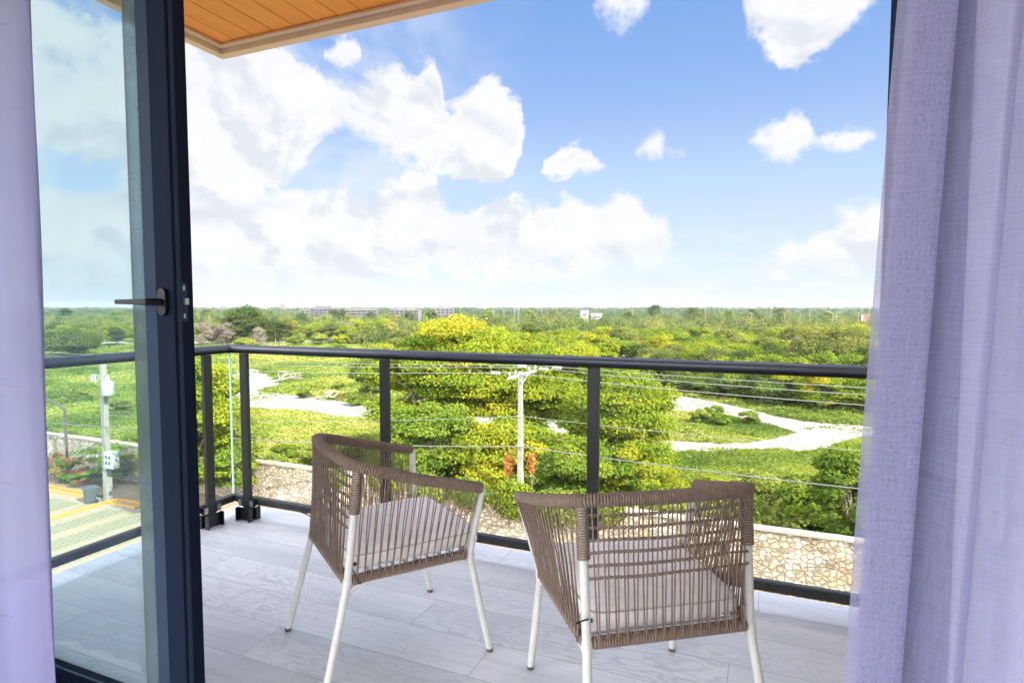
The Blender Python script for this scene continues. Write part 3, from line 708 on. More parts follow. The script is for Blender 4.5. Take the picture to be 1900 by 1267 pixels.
# ================================================================== ARMCHAIRS
def make_chair(label, loc, rz):
    t = thing('rope_armchair', label, 'armchair', loc, rz, 'rope armchairs on the balcony')
    rnd = random.Random(11)
    J = {}
    for s, n in ((-1, 'L'), (1, 'R')):
        J['B'+n] = [Vector((s*.268, -.318, 0)), Vector((s*.242, -.225, .377)), Vector((s*.247, -.185, .752))]
        J['F'+n] = [Vector((s*.271, .292, 0)), Vector((s*.254, .218, .377)), Vector((s*.325, .233, .640))]
    rt = 0.0125
    for n in ('BL', 'BR', 'FL', 'FR'):
        a, b, c = J[n]
        lo = b-(b-a).normalized()*0.03; up = b+(c-b).normalized()*0.03
        m = MB(); m.tube([a+Vector((0, 0, .012))]+crv([a.lerp(b, .3), lo, b, up, b.lerp(c, .5)], 6)+[c], rt*1.04, 14)
        lg = m.build('leg', M['leg'], t)
        MB().tube([a, a+Vector((0, 0, .0125))], [rt*0.95, rt*1.12], 14).build('foot_cap', M['foot'], lg)
        MB().tube([b-(b-a).normalized()*0.016, b+(c-b).normalized()*0.012], rt*1.22, 14).build('joint', M['leg'], lg)
    # under-seat tube frame
    def und(n1, n2):
        a, b = J[n1][1], J[n2][1]; lo = Vector((0, 0, -.034)); d = (b-a)
        return MB().tube(crv([a+Vector((0, 0, -.030)), a+d*.12+Vector((0, 0, -.012)), a+d*.3+Vector((0, 0, -.008)), a+d*.7+Vector((0, 0, -.008)), a+d*.88+Vector((0, 0, -.012)), b+Vector((0, 0, -.030))], 5), 0.009, 10)
    for a, b in (('BL', 'FL'), ('BR', 'FR')): und(a, b).build('seat_tube', M['leg'], t)
    def wrapped(pts, r, pitch, n=12):
        P = [Vector(p) for p in pts]; L = [0.0]
        for a, b in zip(P[:-1], P[1:]): L.append(L[-1]+(b-a).length)
        tot = L[-1]; turns = max(1, int(tot/pitch)); out = []; rad = []; k = 0
        for i in range(turns*5+1):
            s = tot*i/(turns*5)
            while k < len(P)-2 and L[k+1] < s: k += 1
            f = (s-L[k])/max(1e-9, L[k+1]-L[k]); out.append(P[k].lerp(P[k+1], f))
            rad.append(r*(1+(-.36, .0, .09, .09, .0)[i % 5])+rnd.uniform(-.0002, .0002))
        return MB().tube(out, rad, n)
    # top rail: arm - back corner - back - back corner - arm
    FLt, FRt, BLt, BRt = J['FL'][2], J['FR'][2], J['BL'][2], J['BR'][2]
    def corner(a, c, b, r):
        d1 = (a-c).normalized(); d2 = (b-c).normalized(); out = []
        p0 = c+d1*r; p1 = c+d2*r
        for k in range(9):
            u = k/8; out.append(p0*(1-u)**2+c*2*u*(1-u)+p1*u*u)
        return out
    cL = BLt+Vector((-.022, -.022, .012)); cR = BRt+Vector((.022, -.022, .012)); mid = (cL+cR)/2+Vector((0, -.020, .002))
    def arm(f, c): 
        m_ = f.lerp(c, .5)+Vector((math.copysign(.012, f.x), 0, -.004)); return m_
    path = [FLt, arm(FLt, cL)]+corner(arm(FLt, cL), cL, mid, .085)+[mid]+corner(mid, cR, arm(FRt, cR), .085)+[arm(FRt, cR), FRt]
    dl = [0.0]
    for a, b in zip(path[:-1], path[1:]): dl.append(dl[-1]+(b-a).length)
    ev = []; k = 0; m_ = 150
    for i in range(m_+1):
        q = dl[-1]*i/m_
        while k < len(path)-2 and dl[k+1] < q: k += 1
        ev.append(path[k].lerp(path[k+1], min(1, (q-dl[k])/max(1e-9, dl[k+1]-dl[k]))))
    for _ in range(14): ev = [ev[0]]+[(ev[i-1]+ev[i]*2+ev[i+1])/4 for i in range(1, m_)]+[ev[-1]]
    path = ev
    wrapped(path, 0.0185, 0.0080).build('top_rail', M['rope'], t)
    # seat rails
    sz = Vector((0, 0, .006))
    def lerp2(a, b, u): return a.lerp(b, u)
    rails = {}
    for key, a, b in (('B', 'BL', 'BR'), ('L', 'BL', 'FL'), ('R', 'BR', 'FR'), ('F', 'FL', 'FR')):
        p, q = J[a][1]+sz, J[b][1]+sz; d = (q-p).normalized(); rails[key] = (p+d*.016, q-d*.016)
        if key == 'F': MB().tube([p, q], 0.0105, 12).build('seat_rail', M['leg'], t)
        else: wrapped([p+d*.016, p.lerp(q, .5), q-d*.016], 0.0165, 0.0080).build('seat_rail', M['rope'], t)
    # wrapped upper part of the back posts
    for n in ('BL', 'BR'):
        b, c = J[n][1], J[n][2]; wrapped([b.lerp(c, .60), b.lerp(c, .8), c], 0.0172, 0.0074).build('post_wrap', M['rope'], t)
    # lacing
    Lp = [0.0]
    for a, b in zip(path[:-1], path[1:]): Lp.append(Lp[-1]+(b-a).length)
    def at(s):
        s = min(max(s, 0), Lp[-1]); i = 0
        while i < len(Lp)-2 and Lp[i+1] < s: i += 1
        return path[i].lerp(path[i+1], (s-Lp[i])/max(1e-9, Lp[i+1]-Lp[i]))
    def nearest(p): return min(range(len(path)), key=lambda i: (path[i]-p).length)
    sL, sR = Lp[nearest(BLt)], Lp[nearest(BRt)]
    rr = 0.0023
    def lace(name, s0, s1, p, q, n, outv):
        m = MB()
        for i in range(n):
            ub = (i+.5)/n
            for sg in (-1, 1):
                ut = (i+.5+sg*(.27+rnd.uniform(-.07, .07)))/n
                top = at(s0+(s1-s0)*ut)+Vector((0, 0, -.013)); bot = p.lerp(q, ub+sg*.06/n)+Vector((0, 0, .011))
                off = outv*(.0155*(1 if sg > 0 else .6))
                md = top.lerp(bot, .5)+off*.8+outv*rnd.uniform(-.003, .003)
                m.tube([top+off, md, bot+off, bot+off+Vector((0, 0, -.020))], rr, 6, False)
        return m.build(name, M['rope'], t)
    lace('side_lacing', 0.012, sL-.012, rails['L'][1], rails['L'][0], 17, Vector((-1, 0, 0)))
    lace('side_lacing', Lp[-1]-.012, sR+.012, rails['R'][1], rails['R'][0], 17, Vector((1, 0, 0)))
    lace('back_lacing', sL+.018, sR-.018, rails['B'][0], rails['B'][1], 17, Vector((0, -1, 0)))
    # twisted rows across the back
    w = MB()
    for k in range(6):
        z = .722-.033*k; u = (z-.377)/(.752-.377)
        pl = J['BL'][1].lerp(J['BL'][2], u); pr = J['BR'][1].lerp(J['BR'][2], u); bow = .02*u
        sag = [rnd.uniform(-.0035, .0035)/(j_+1)**.5 for j_ in range(5)]
        for sg in (-1, 1):
            pts = []
            for i in range(103):
                f = i/102; p = pl.lerp(pr, f); p.x *= .965; a = f*17*2*math.pi/2*2
                p.y += -.0150-bow*math.sin(math.pi*f)+sg*.0036*math.cos(a)
                p.z = z+sg*.0030*math.sin(a)+sum(sag[j]*math.sin((j+1)*math.pi*f)*.5 for j in range(5))
                pts.append(p)
            w.tube(pts, rr*.95, 6, False)
    w.build('back_weave', M['rope'], t)
    # seat straps, side to side
    for k in range(9):
        u = .05+.105*k; a = rails['L'][0].lerp(rails['L'][1], u); b = rails['R'][0].lerp(rails['R'][1], u)
        MB().bar(a+Vector((0, 0, .006)), b+Vector((0, 0, .006)), .0085, .006).build('seat_strap', M['strap'], t, bevel=0.001)
    # cushion
    hw0, hw1, y0, y1 = .222, .240, -.205, .266
    n = 24; vs = []; fs = []
    def outline(a, b, grow=1.0):
        hw = hw0+(hw1-hw0)*((b+1)/2); r2 = 1-.045*(abs(a*b)**5)
        return a*hw*r2*grow, (y0+y1)/2+b*(y1-y0)/2*r2*grow
    for i in range(n+1):
        for j in range(n+1):
            a, b = i/n*2-1, j/n*2-1; x, y = outline(a, b)
            fall = (1-abs(a)**5)*(1-abs(b)**5); edge = 1-fall
            wr = .0022*math.sin(x*58+y*23)+.0016*math.sin(y*83-x*31)+.004*edge*math.sin((x+y)*90)*fall
            vs.append((x, y, .452+.020*fall**.6+wr*fall))
    top = lambda i, j: i*(n+1)+j
    for i in range(n):
        for j in range(n): fs.append((top(i, j), top(i+1, j), top(i+1, j+1), top(i, j+1)))
    ring = [(i, 0) for i in range(n)]+[(n, j) for j in range(n)]+[(n-i, n) for i in range(n)]+[(0, n-j) for j in range(n)]
    prev = [top(i, j) for i, j in ring]
    for lv, (z, gr) in enumerate(((.446, 1.012), (.430, 1.022), (.414, 1.016), (.404, .99), (.400, .90))):
        cur = []
        for k, (i, j) in enumerate(ring):
            x, y = outline(i/n*2-1, j/n*2-1, gr+.003*math.sin(k*1.3+lv)); cur.append(len(vs)); vs.append((x, y, z+.0012*math.sin(k*.9)))
        m_ = len(ring)
        for k in range(m_): fs.append((prev[k], cur[k], cur[(k+1) % m_], prev[(k+1) % m_]))
        prev = cur
    fs.append(tuple(reversed(prev)))
    cu = MB().add(vs, fs, True).build('cushion', M['cushion'], t)
    p = []
    for k, (i, j) in enumerate(ring+ring[:1]):
        x, y = outline(i/n*2-1, j/n*2-1, 1.012); p.append((x, y, .4505))
    MB().tube(p, .0026, 6).build('piping', M['piping'], cu)
    # ties at the back corners
    for s in (-1, 1):
        q = Vector((s*.222, -.205, .437))
        c = MB().tube(crv([q, q+Vector((s*.012, -.012, -.004)), q+Vector((s*.03, -.004, -.022)), q+Vector((s*.036, .012, -.05)), q+Vector((s*.034, .02, -.066)), q+Vector((s*.038, .010, -.06)), q+Vector((s*.032, .002, -.03))], 5), .0021, 6)
        c.tube([q+Vector((s*.006, -.014, .004)), q+Vector((s*.022, .010, -.006))], .006, 8)
        c.build('tie', M['cord'], cu)
    c = MB().tube(crv([(-.222, -.205, .437), (-.245, -.235, .455), (-.268, -.262, .468), (-.290, -.275, .470)], 5), .0026, 6); c.build('tie', M['cord'], cu)
    return t
make_chair('left rope armchair with taupe lacing and linen cushion, seen from its side and turned right', (-1.296, 1.869, 0), -0.622)
make_chair('right rope armchair with taupe lacing and woven back, seen from behind by the curtain', (-0.337, 1.818, 0), 0.603)

# ================================================================== POLES, WIRES, STREET THINGS
def insulator(par, x, y, z):
    return MB().lathe((x, y, z), [(.02, 0), (.02, .05), (.075, .06), (.06, .10), (.085, .12), (.055, .17), (.07, .19), (.03, .25)], 10).build('insulator', M['porcelain'], par)
def pole_shaft(par, h, r0, r1):
    m = MB(); m.add([(-r0,-r0,0),(r0,-r0,0),(r0,r0,0),(-r0,r0,0),(-r1,-r1,h),(r1,-r1,h),(r1,r1,h),(-r1,r1,h)],
                    [(0,3,2,1),(4,5,6,7),(0,1,5,4),(1,2,6,5),(2,3,7,6),(3,0,4,7)])
    return m.build('shaft', M['concrete'], par, bevel=0.03)
def utility_pole_a():
    t = thing('utility_pole', 'pale concrete utility pole with transformer and meter box beside the wheelie bin', 'utility pole', (-38.35, 24.62, G), 0.0, 'concrete utility poles')
    pole_shaft(t, 9.0, .20, .14); insulator(t, 0, 0, 9.0)
    tr = MB(); tr.lathe((.62, -.15, 6.9), [(.30, 0), (.33, .04), (.33, .80), (.30, .86), (.12, .92)], 18); tk = tr.build('transformer', M['box'], t)
    b = MB()
    for k in (-.12, .12): b.lathe((.62+k, -.15, 7.8), [(.05, 0), (.07, .08), (.05, .14), (.06, .22), (.02, .3)], 8)
    b.build('bushing', M['porcelain'], tk)
    for zb_ in (7.2, 7.6): MB().bar((.1, -.1, zb_), (.40, -.13, zb_), .08, .10).build('bracket', M['galv'], tk)
    x = MB().bar((-1.15, 0, 8.1), (.5, 0, 8.1), .08, .09).build('crossarm', M['galv'], t)
    m = MB()
    for k in (-1.1, -.8): m.lathe((k, 0, 7.62), [(.04, 0), (.07, .1), (.05, .2), (.08, .34), (.04, .5)], 8)
    m.build('cutout', M['porcelain'], x)
    MB().box(.18, .98, -.30, .16, 2.25, 3.30).build('meter_box', M['box'], t, bevel=.02)
    for i in range(2):
        for j in range(2): MB().box(.34+i*.30, .48+i*.30, -.315, -.302, 2.52+j*.36, 2.70+j*.36).build('meter', M['opening'], t)
    MB().tube([(-.24, -.05, .3), (-.24, -.05, 3.2), (-.20, -.08, 3.4)], .04, 8).build('conduit', M['galv'], t)
    MB().tube(crv([(.25, -.2, 3.3), (.12, -.25, 4.5), (.2, -.22, 5.8), (.5, -.3, 7.0)], 6), .018, 6).build('cable', M['cable'], t)
utility_pole_a()
def utility_pole_b():
    t = thing('utility_pole', 'pale concrete utility pole with slanting white crossarm in front of the yellow green trees', 'utility pole', (-11.55, 28.75, G), 0.0, 'concrete utility poles')
    pole_shaft(t, 9.08, .165, .105)
    x = MB().bar((.14, -1.95, 8.93), (.14, 1.95, 8.93), .09, .13).build('crossarm', M['box'], t)
    MB().bar((.12, -.75, 8.86), (.12, 0, 8.45), .05, .03, (1, 0, 0)).bar((.12, .75, 8.86), (.12, 0, 8.45), .05, .03, (1, 0, 0)).build('brace', M['galv'], x)
    for y in (-1.8, -1.0, .9, 1.8): insulator(x, .14, y, 8.996)
    for dx, yy in ((-1.0, -1.8), (1.0, -1.8), (1.1, .9), (1.7, 1.8), (-1.0, 1.8)):
        m = MB()
        for k in range(4): m.lathe((0, 0, -.24+k*.13), [(.03, 0), (.11, .02), (.10, .06), (.03, .10)], 10)
        o = m.build('strain_insulator', M['porcelain'], x); o.location = (.14+dx*.75, yy, 9.14); o.rotation_euler = (0, R(90), 0)
    MB().tube([(0, 0, 5.1), (0, 0, 5.22)], .19, 12).build('band', M['galv'], t)
utility_pole_b()
def wire(label, pts, r, mat):
    P = []
    for a, b, sag in pts:
        a, b = Vector(a), Vector(b)
        for k in range(25):
            f = k/24; p = a.lerp(b, f); p.z -= sag*4*f*(1-f); P.append(p)
    o = MB().tube(P, r, 6).build('power_line', mat); return tag(o, label, 'wire', 'overhead lines')
px, pz = -11.4, G+9.13
wire('thin bright overhead wire, topmost of the three on the slanting crossarm', [((-70, 30.55, pz-.15), (px, 30.55, pz+.12), .5), ((px, 30.55, pz+.12), (30, 30.55, pz+.15), .45)], .016, M['wire'])
wire('thin bright overhead wire, middle one of the three on the slanting crossarm', [((-70, 29.65, pz-.2), (px, 29.65, pz+.08), .6), ((px, 29.65, pz+.08), (30, 29.65, pz+.08), .62)], .016, M['wire'])
wire('thin bright overhead wire, lowest of the three on the slanting crossarm', [((-70, 26.95, pz-.25), (px, 26.95, pz+.08), .7), ((px, 26.95, pz+.08), (30, 26.95, pz), .66)], .016, M['wire'])
wire('thin grey wire crossing the concrete pole halfway up', [((-38.35, 24.6, G+5.6), (px, 28.6, G+6.75), .35), ((px, 28.6, G+6.75), (30, 28.6, G+6.9), .45)], .013, M['wire'])
wire('thick grey service cable strapped low across the concrete pole', [((-70, 23.5, G+5.0), (-38.35, 24.45, G+4.85), .25), ((-38.35, 24.45, G+4.85), (px, 28.55, G+5.16), .35), ((px, 28.55, G+5.16), (30, 28.6, G+5.35), .5)], .026, M['cable'])

def lamp_post():
    t = thing('street_lamp', 'dark slim lamp post with bent arm standing before the rubble stone wall', 'street lamp', (-46.47, 27.0, G))
    MB().bar((0, 0, 0), (0, 0, 5.05), .15, .15, (0, 1, 0)).build('shaft', M['lamp'], t, bevel=.01)
    MB().bar((0, 0, 4.98), (-1.35, -.15, 5.62), .13, .11).build('arm', M['lamp'], t, bevel=.01)
    MB().bar((-1.32, -.15, 5.62), (-2.35, -.28, 5.72), .20, .09).build('lamp_head', M['lamp'], t, bevel=.02)
lamp_post()
def wheelie_bin():
    t = thing('wheelie_bin', 'dark grey wheelie bin beside the utility pole at the yellow kerb', 'bin', (-39.05, 23.95, G+.03), R(-20))
    m = MB(); a, b = .24, .32
    m.add([(-a,-.26,.06),(a,-.26,.06),(a,.24,.06),(-a,.24,.06),(-b,-.36,1.0),(b,-.36,1.0),(b,.34,1.0),(-b,.34,1.0)],
          [(0,3,2,1),(4,5,6,7),(0,1,5,4),(1,2,6,5),(2,3,7,6),(3,0,4,7)])
    m.build('body', M['bin'], t, bevel=.03)
    MB().box(-.35, .35, -.40, .37, 1.003, 1.06).box(-.35, .35, .34, .44, .93, 1.0).build('lid', M['bin'], t, bevel=.02)
    for s in (-1, 1): MB().tube([(s*.26, .28, .12), (s*.34, .28, .12)], .12, 16).build('wheel', M['cord'], t)
wheelie_bin()

# ================================================================== FOLIAGE
def leaf_mesh(name, Cn, S, Nn, tint, mat, parent=None, seed=0, aspect=0.6):
    rg = np.random.default_rng(seed); n = len(Cn)
    Nn = Nn/np.maximum(1e-9, np.linalg.norm(Nn, axis=1))[:, None]
    r = rg.normal(size=(n, 3)); T = r-Nn*(r*Nn).sum(1)[:, None]; T /= np.maximum(1e-9, np.linalg.norm(T, axis=1))[:, None]
    B = np.cross(Nn, T); S = S[:, None]
    v = np.empty((n, 4, 3), np.float32)
    v[:, 0] = Cn-T*S*.5; v[:, 1] = Cn+B*S*.5*aspect-Nn*S*.10; v[:, 2] = Cn+T*S*.5-Nn*S*.16; v[:, 3] = Cn-B*S*.5*aspect-Nn*S*.10
    me = bpy.data.meshes.new(name)
    me.vertices.add(n*4); me.vertices.foreach_set('co', v.reshape(-1))
    me.loops.add(n*4); me.loops.foreach_set('vertex_index', np.arange(n*4, dtype=np.int32))
    me.polygons.add(n); me.polygons.foreach_set('loop_start', np.arange(0, n*4, 4, dtype=np.int32))
    try: me.polygons.foreach_set('loop_total', np.full(n, 4, np.int32))
    except Exception: pass
    at = me.attributes.new('tint', 'FLOAT', 'FACE'); at.data.foreach_set('value', tint.astype(np.float32))
    me.update(calc_edges=True); me.materials.append(mat)
    o = bpy.data.objects.new(name, me); COL.objects.link(o)
    if parent is not None: o.parent = parent
    return o
def crown_points(seed, H, Rc, zb, nclump, nleaf, leaf, flat=1.0):
    rg = np.random.default_rng(seed)
    d = rg.normal(size=(nclump, 3)); d /= np.linalg.norm(d, axis=1)[:, None]
    rad = rg.uniform(.35, 1.0, nclump)**.5
    ch = (H-zb)/2; rc = Rc*rg.uniform(.16, .36, nclump)
    cc = d*rad[:, None]*np.array([Rc*.80, Rc*.80, ch*.82])+np.array([0, 0, zb+ch])
    cc[:, 2] = np.minimum(cc[:, 2], H-rc*.55)
    ct = rg.uniform(.15, .85, nclump)
    k = rg.choice(nclump, nleaf, p=rc**2/np.sum(rc**2))
    e = rg.normal(size=(nleaf, 3)); e /= np.linalg.norm(e, axis=1)[:, None]
    e[:, 2] = np.where(e[:, 2] < -.2, e[:, 2]*.55, e[:, 2])
    rr = rg.uniform(.30, 1.08, nleaf)**.55
    P = cc[k]+e*(rc[k]*rr)[:, None]*np.array([1.12, 1.12, .72*flat])
    # sprigs that break the outline
    sp = rg.random(nleaf) < .10
    P[sp] += (e[sp]*np.array([1.15, 1.15, .6])+np.array([0, 0, .12]))*(rc[k][sp]*rg.uniform(.1, .55, sp.sum()))[:, None]
    P[:, 2] = np.maximum(P[:, 2], .05)
    N = e*.8+np.array([.12, 0, .70])+rg.normal(size=(nleaf, 3))*.5
    tint = np.clip(ct[k]*.66+rg.normal(.13, .14, nleaf), 0, 1)
    S = leaf*rg.uniform(.6, 1.35, nleaf)
    return P, S, N, tint, cc, rc
def trunk_mesh(par, H, zb, cc, rc, r0, seed, mat, nl=9):
    rnd = random.Random(seed); m = MB()
    top = Vector((rnd.uniform(-.2, .2), rnd.uniform(-.2, .2), zb+(H-zb)*.55))
    m.tube(crv([(0, 0, -.05), (rnd.uniform(-.1, .1), rnd.uniform(-.1, .1), top.z*.4), top], 5), [r0*(1-.7*i/10) for i in range(11)], 8)
    idx = sorted(range(len(cc)), key=lambda i: -rc[i])[:nl]
    for i in idx:
        s = Vector((0, 0, 0)).lerp(top, rnd.uniform(.45, .95)); e = Vector(cc[i]); md = s.lerp(e, .5)+Vector((0, 0, rnd.uniform(-.3, .4)))
        m.tube(crv([s, md, e], 4), [r0*.45*(1-.85*k/8) for k in range(9)], 6)
    return m.build('trunk', mat, par)
def tree(name, label, cat, x, y, H, Rc, zb, nclump, nleaf, leaf, mat, seed, group=None, r0=None, trunk='bark', flat=1.0, aspect=.6):
    t = thing(name, label, cat, (x, y, G), 0.0, group)
    P, S, N, ti, cc, rc = crown_points(seed, H, Rc, zb, nclump, nleaf, leaf, flat)
    leaf_mesh('crown', P, S, N, ti, M[mat], t, seed, aspect)
    trunk_mesh(t, H, zb, cc, rc, r0 or H*.018, seed, M[trunk])
    return t
def tree_px(name, label, cat, xpx, d, *a, **k):
    x, y = col_at(xpx, d); return tree(name, label, cat, x, y, *a, **k)

gT = 'yellow green trees behind the concrete pole'
tree_px('broadleaf_tree', 'tallest yellow green tree, rising to the skyline behind the concrete pole', 'tree', 862, 45, 12.9, 5.2, 2.5, 78, 59500, 0.216, 'yleaf', 21, gT, flat=.74)
tree_px('broadleaf_tree', 'yellow topped tree at the left flank of the tallest yellow green tree', 'tree', 765, 43, 11.6, 3.9, 1.5, 57, 38500, 0.216, 'yleaf', 22, gT, flat=.74)
tree_px('broadleaf_tree', 'broad yellow green tree just right of the tallest tree, behind the concrete pole', 'tree', 975, 48, 10.9, 5.0, 2.0, 68, 42000, 0.223, 'yleaf', 23, gT, flat=.74)
tree_px('broadleaf_tree', 'spreading golden green tree between the railing post and the gravel loop', 'tree', 1150, 40, 8.7, 4.3, 1.2, 64, 45500, 0.209, 'yleaf', 24, gT, flat=.74)
tree_px('broadleaf_tree', 'golden green tree filling the gap behind the railing post right of the concrete pole', 'tree', 1060, 50, 9.6, 4.6, 2.0, 57, 35000, 0.223, 'yleaf', 25, gT, flat=.74)
tree_px('broadleaf_tree', 'lower green tree in front of the tallest tree, left of the concrete pole', 'tree', 800, 37, 7.0, 3.6, .5, 54, 38500, 0.194, 'gleaf', 26, gT, flat=.74)
tree_px('broadleaf_tree', 'low bright green tree directly behind the foot of the concrete pole', 'tree', 930, 36, 6.2, 3.4, .4, 51, 35000, 0.194, 'yleaf', 27, gT, flat=.74)
tree_px('broadleaf_tree', 'low bushy green tree between the concrete pole and the railing post', 'tree', 1050, 35, 5.2, 3.1, .3, 47, 31500, 0.187, 'gleaf', 28, gT, flat=.74)
tree_px('broadleaf_tree', 'low bushy tree right of the railing post, below the spreading golden tree', 'tree', 1190, 35, 4.6, 3.0, .3, 47, 29750, 0.187, 'yleaf', 29, gT, flat=.74)
tree_px('bushy_tree', 'dark bushy tree on the field left of the yellow green trees', 'tree', 690, 78, 7.6, 3.4, .4, 44, 15750, 0.259, 'oleaf', 30)
tree_px('hedge_tree', 'tall leafy yellow green tree beside the door edge and railing corner', 'tree', 352, 35, 10.6, 3.1, .3, 74, 45500, 0.194, 'yleaf', 31)
tree_px('hedge_tree', 'shorter leafy green tree behind the railing corner posts', 'tree', 425, 37, 6.8, 1.8, .2, 44, 21000, 0.180, 'gleaf', 32)
tree_px('broadleaf_tree', 'big round dark green tree standing above the hedgerow beyond the field', 'tree', 455, 205, 12.9, 8.6, 1.5, 68, 21000, 0.612, 'dleaf', 33)
tree_px('broadleaf_tree', 'large round olive tree just above the handrail by the right curtain', 'tree', 1553, 88, 10.3, 6.6, 1.0, 78, 45500, 0.302, 'oleaf', 34)
tree_px('broadleaf_tree', 'bright green tree behind the stone wall next to the right curtain', 'tree', 1590, 28, 6.3, 2.0, .3, 61, 31500, 0.166, 'gleaf', 35)
tree_px('broadleaf_tree', 'dark spreading tree on the far field seen through the door glass', 'tree', 128, 150, 6.6, 8.0, .6, 51, 10500, 0.504, 'dleaf', 36)

# woods: a handful of kinds, copied
def proto(kind, mat, H, Rc, zb, ncl, nl, leaf, seed, trunk='bark'):
    return tree('woodland_tree', 'x', 'tree', 0, 0, H, Rc, zb, ncl, nl, leaf, mat, seed, trunk=trunk)
KINDS = [('yellow green', 'yleaf', 8.0, 4.2), ('fresh green', 'gleaf', 7.6, 4.0), ('olive', 'oleaf', 7.4, 4.4), ('dark green', 'dleaf', 8.6, 4.0), ('golden', 'yleaf', 6.6, 3.8), ('bushy green', 'gleaf', 6.0, 4.4)]
PRO = [proto(k[0], k[1], k[2], k[3], .3, 40, 10500, .36, 60+i) for i, k in enumerate(KINDS)]
BARE = tree('woodland_tree', 'x', 'tree', 0, 0, 7.0, 3.4, .2, 30, 4200, .75, 'twigleaf', 77, trunk='twig', aspect=.10)
used = set()
def place(pr, x, y, s, label, group, rz=None, rnd=random.Random(9), sz=1.0):
    o = pr if pr.name not in used else copy_tree(pr)
    used.add(pr.name if o is pr else o.name)
    o.location = (x, y, G); o.rotation_euler = (0, 0, rnd.uniform(0, 6.28)); o.scale = (s, s, s*sz)
    tag(o, label, 'tree', group); return o
rw = random.Random(5)
def inside_view(x, y, lo, hi):
    v = Vector((x, y)); f = Vector((-math.sin(YAW), math.cos(YAW))); r_ = Vector((math.cos(YAW), math.sin(YAW)))
    d = v.dot(f); return d, 950+1105*v.dot(r_)/max(d, .1)
pts = []
def scatter(n, dlo, dhi, x0, x1, mind, wts, label, group, smin=.75, smax=1.15):
    c = 0; tries = 0
    while c < n and tries < n*60:
        tries += 1
        d = math.sqrt(rw.uniform(dlo**2, dhi**2)); xp = rw.uniform(x0, x1); x, y = col_at(xp, d)
        if any((x-a)**2+(y-b)**2 < mind**2 for a, b in pts): continue
        pts.append((x, y)); c += 1
        i = rw.choices(range(len(KINDS)), wts)[0]
        place(PRO[i], x, y, rw.uniform(smin, smax), label(KINDS[i][0]), group, sz=rw.uniform(.85, 1.1))
def edge_d(xp): return float(np.interp(xp, [1190, 1215, 1340, 1440, 1605, 1700], [90, 87, 80, 72, 66, 65]))
for r_, (n_, off, s0, s1) in enumerate(((20, 3.0, .62, .85), (20, 8.5, .75, 1.0), (18, 15, .8, 1.05))):
    for k in range(n_):
        xp = 1200+(k+rw.uniform(-.3, .3))*500/n_; d = edge_d(xp)+off+rw.uniform(-1.2, 1.8); x, y = col_at(xp, d); pts.append((x, y))
        i = rw.choices(range(len(KINDS)), (3, 4, 3, 2, 2, 5))[0]
        place(PRO[i], x, y, rw.uniform(s0, s1), f'{KINDS[i][0]} tree in the front rows of the woods along the gravel loop', 'front rows of the woods behind the loop', sz=rw.uniform(.8, 1.05))
scatter(105, 92, 175, 840, 1690, 5.0, (4, 4, 3, 1, 3, 3), lambda k: f'{k} tree deep in the right hand woods above the handrail', 'woods above the handrail')
scatter(34, 200, 245, 340, 720, 5.0, (3, 3, 3, 1, 3, 3), lambda k: f'{k} tree in the hedgerow behind the far gravel road', 'hedgerow beyond the field', .8, 1.15)
scatter(26, 170, 240, 40, 300, 6.0, (3, 4, 2, 2, 2, 3), lambda k: f'{k} tree of the far woods seen through the door glass', 'woods seen through the door glass', .7, 1.1)
scatter(10, 110, 170, 690, 850, 5.5, (3, 4, 2, 1, 2, 3), lambda k: f'{k} tree in the gap left of the tallest yellow green tree', 'trees left of the tallest tree', .7, 1.0)
for xp, d, sc, k in ((1172, 520, 1.45, 3), (1215, 500, 1.35, 3), (1288, 420, 1.45, 2), (1300, 440, 1.4, 3), (1352, 520, 1.3, 3), (1398, 430, 1.3, 2), (1450, 460, 1.3, 3), (1535, 440, 1.35, 2), (1085, 560, 1.3, 3), (1030, 540, 1.3, 3), (980, 520, 1.25, 2), (905, 500, 1.3, 3), (440, 520, 1.3, 3), (500, 540, 1.35, 3), (385, 480, 1.2, 3), (120, 470, 1.25, 3), (215, 440, 1.3, 2)):
    x, y = col_at(xp, d); place(PRO[(k, 2, 5)[int(xp) % 3]], x, y, sc*rw.uniform(.95, 1.32), f'{KINDS[(k, 2, 5)[int(xp) % 3]][0]} tree breaking the skyline of the far woods', 'trees on the skyline')
for xp, d, sc, k in ((620, 440, 1.30, 3), (634, 450, 1.25, 3), (688, 430, 1.05, 3), (605, 400, 1.0, 1), (560, 400, 1.05, 3), (720, 380, 1.0, 2), (735, 400, .95, 2), (758, 400, 1.1, 3), (800, 420, 1.15, 3), (650, 390, .85, 2)):
    x, y = col_at(xp, d); place(PRO[k], x, y, sc, f'{KINDS[k][0]} tree standing before the far apartment blocks', 'trees before the far apartment blocks')
for xp, d, s in ((372, 190, 1.2), (415, 195, 1.1), (392, 200, 1.0), (478, 190, .9), (520, 215, 1.2), (640, 215, 1.05), (1480, 120, 1.0), (1400, 108, .8), (1235, 120, .8)):
    x, y = col_at(xp, d)
    lb = 'leafless grey twiggy tree among the hedgerow beyond the field' if xp < 700 else 'leafless grey twiggy tree inside the right hand woods'
    place(BARE, x, y, s, lb, 'bare trees beyond the field' if xp < 700 else 'bare trees in the right hand woods')

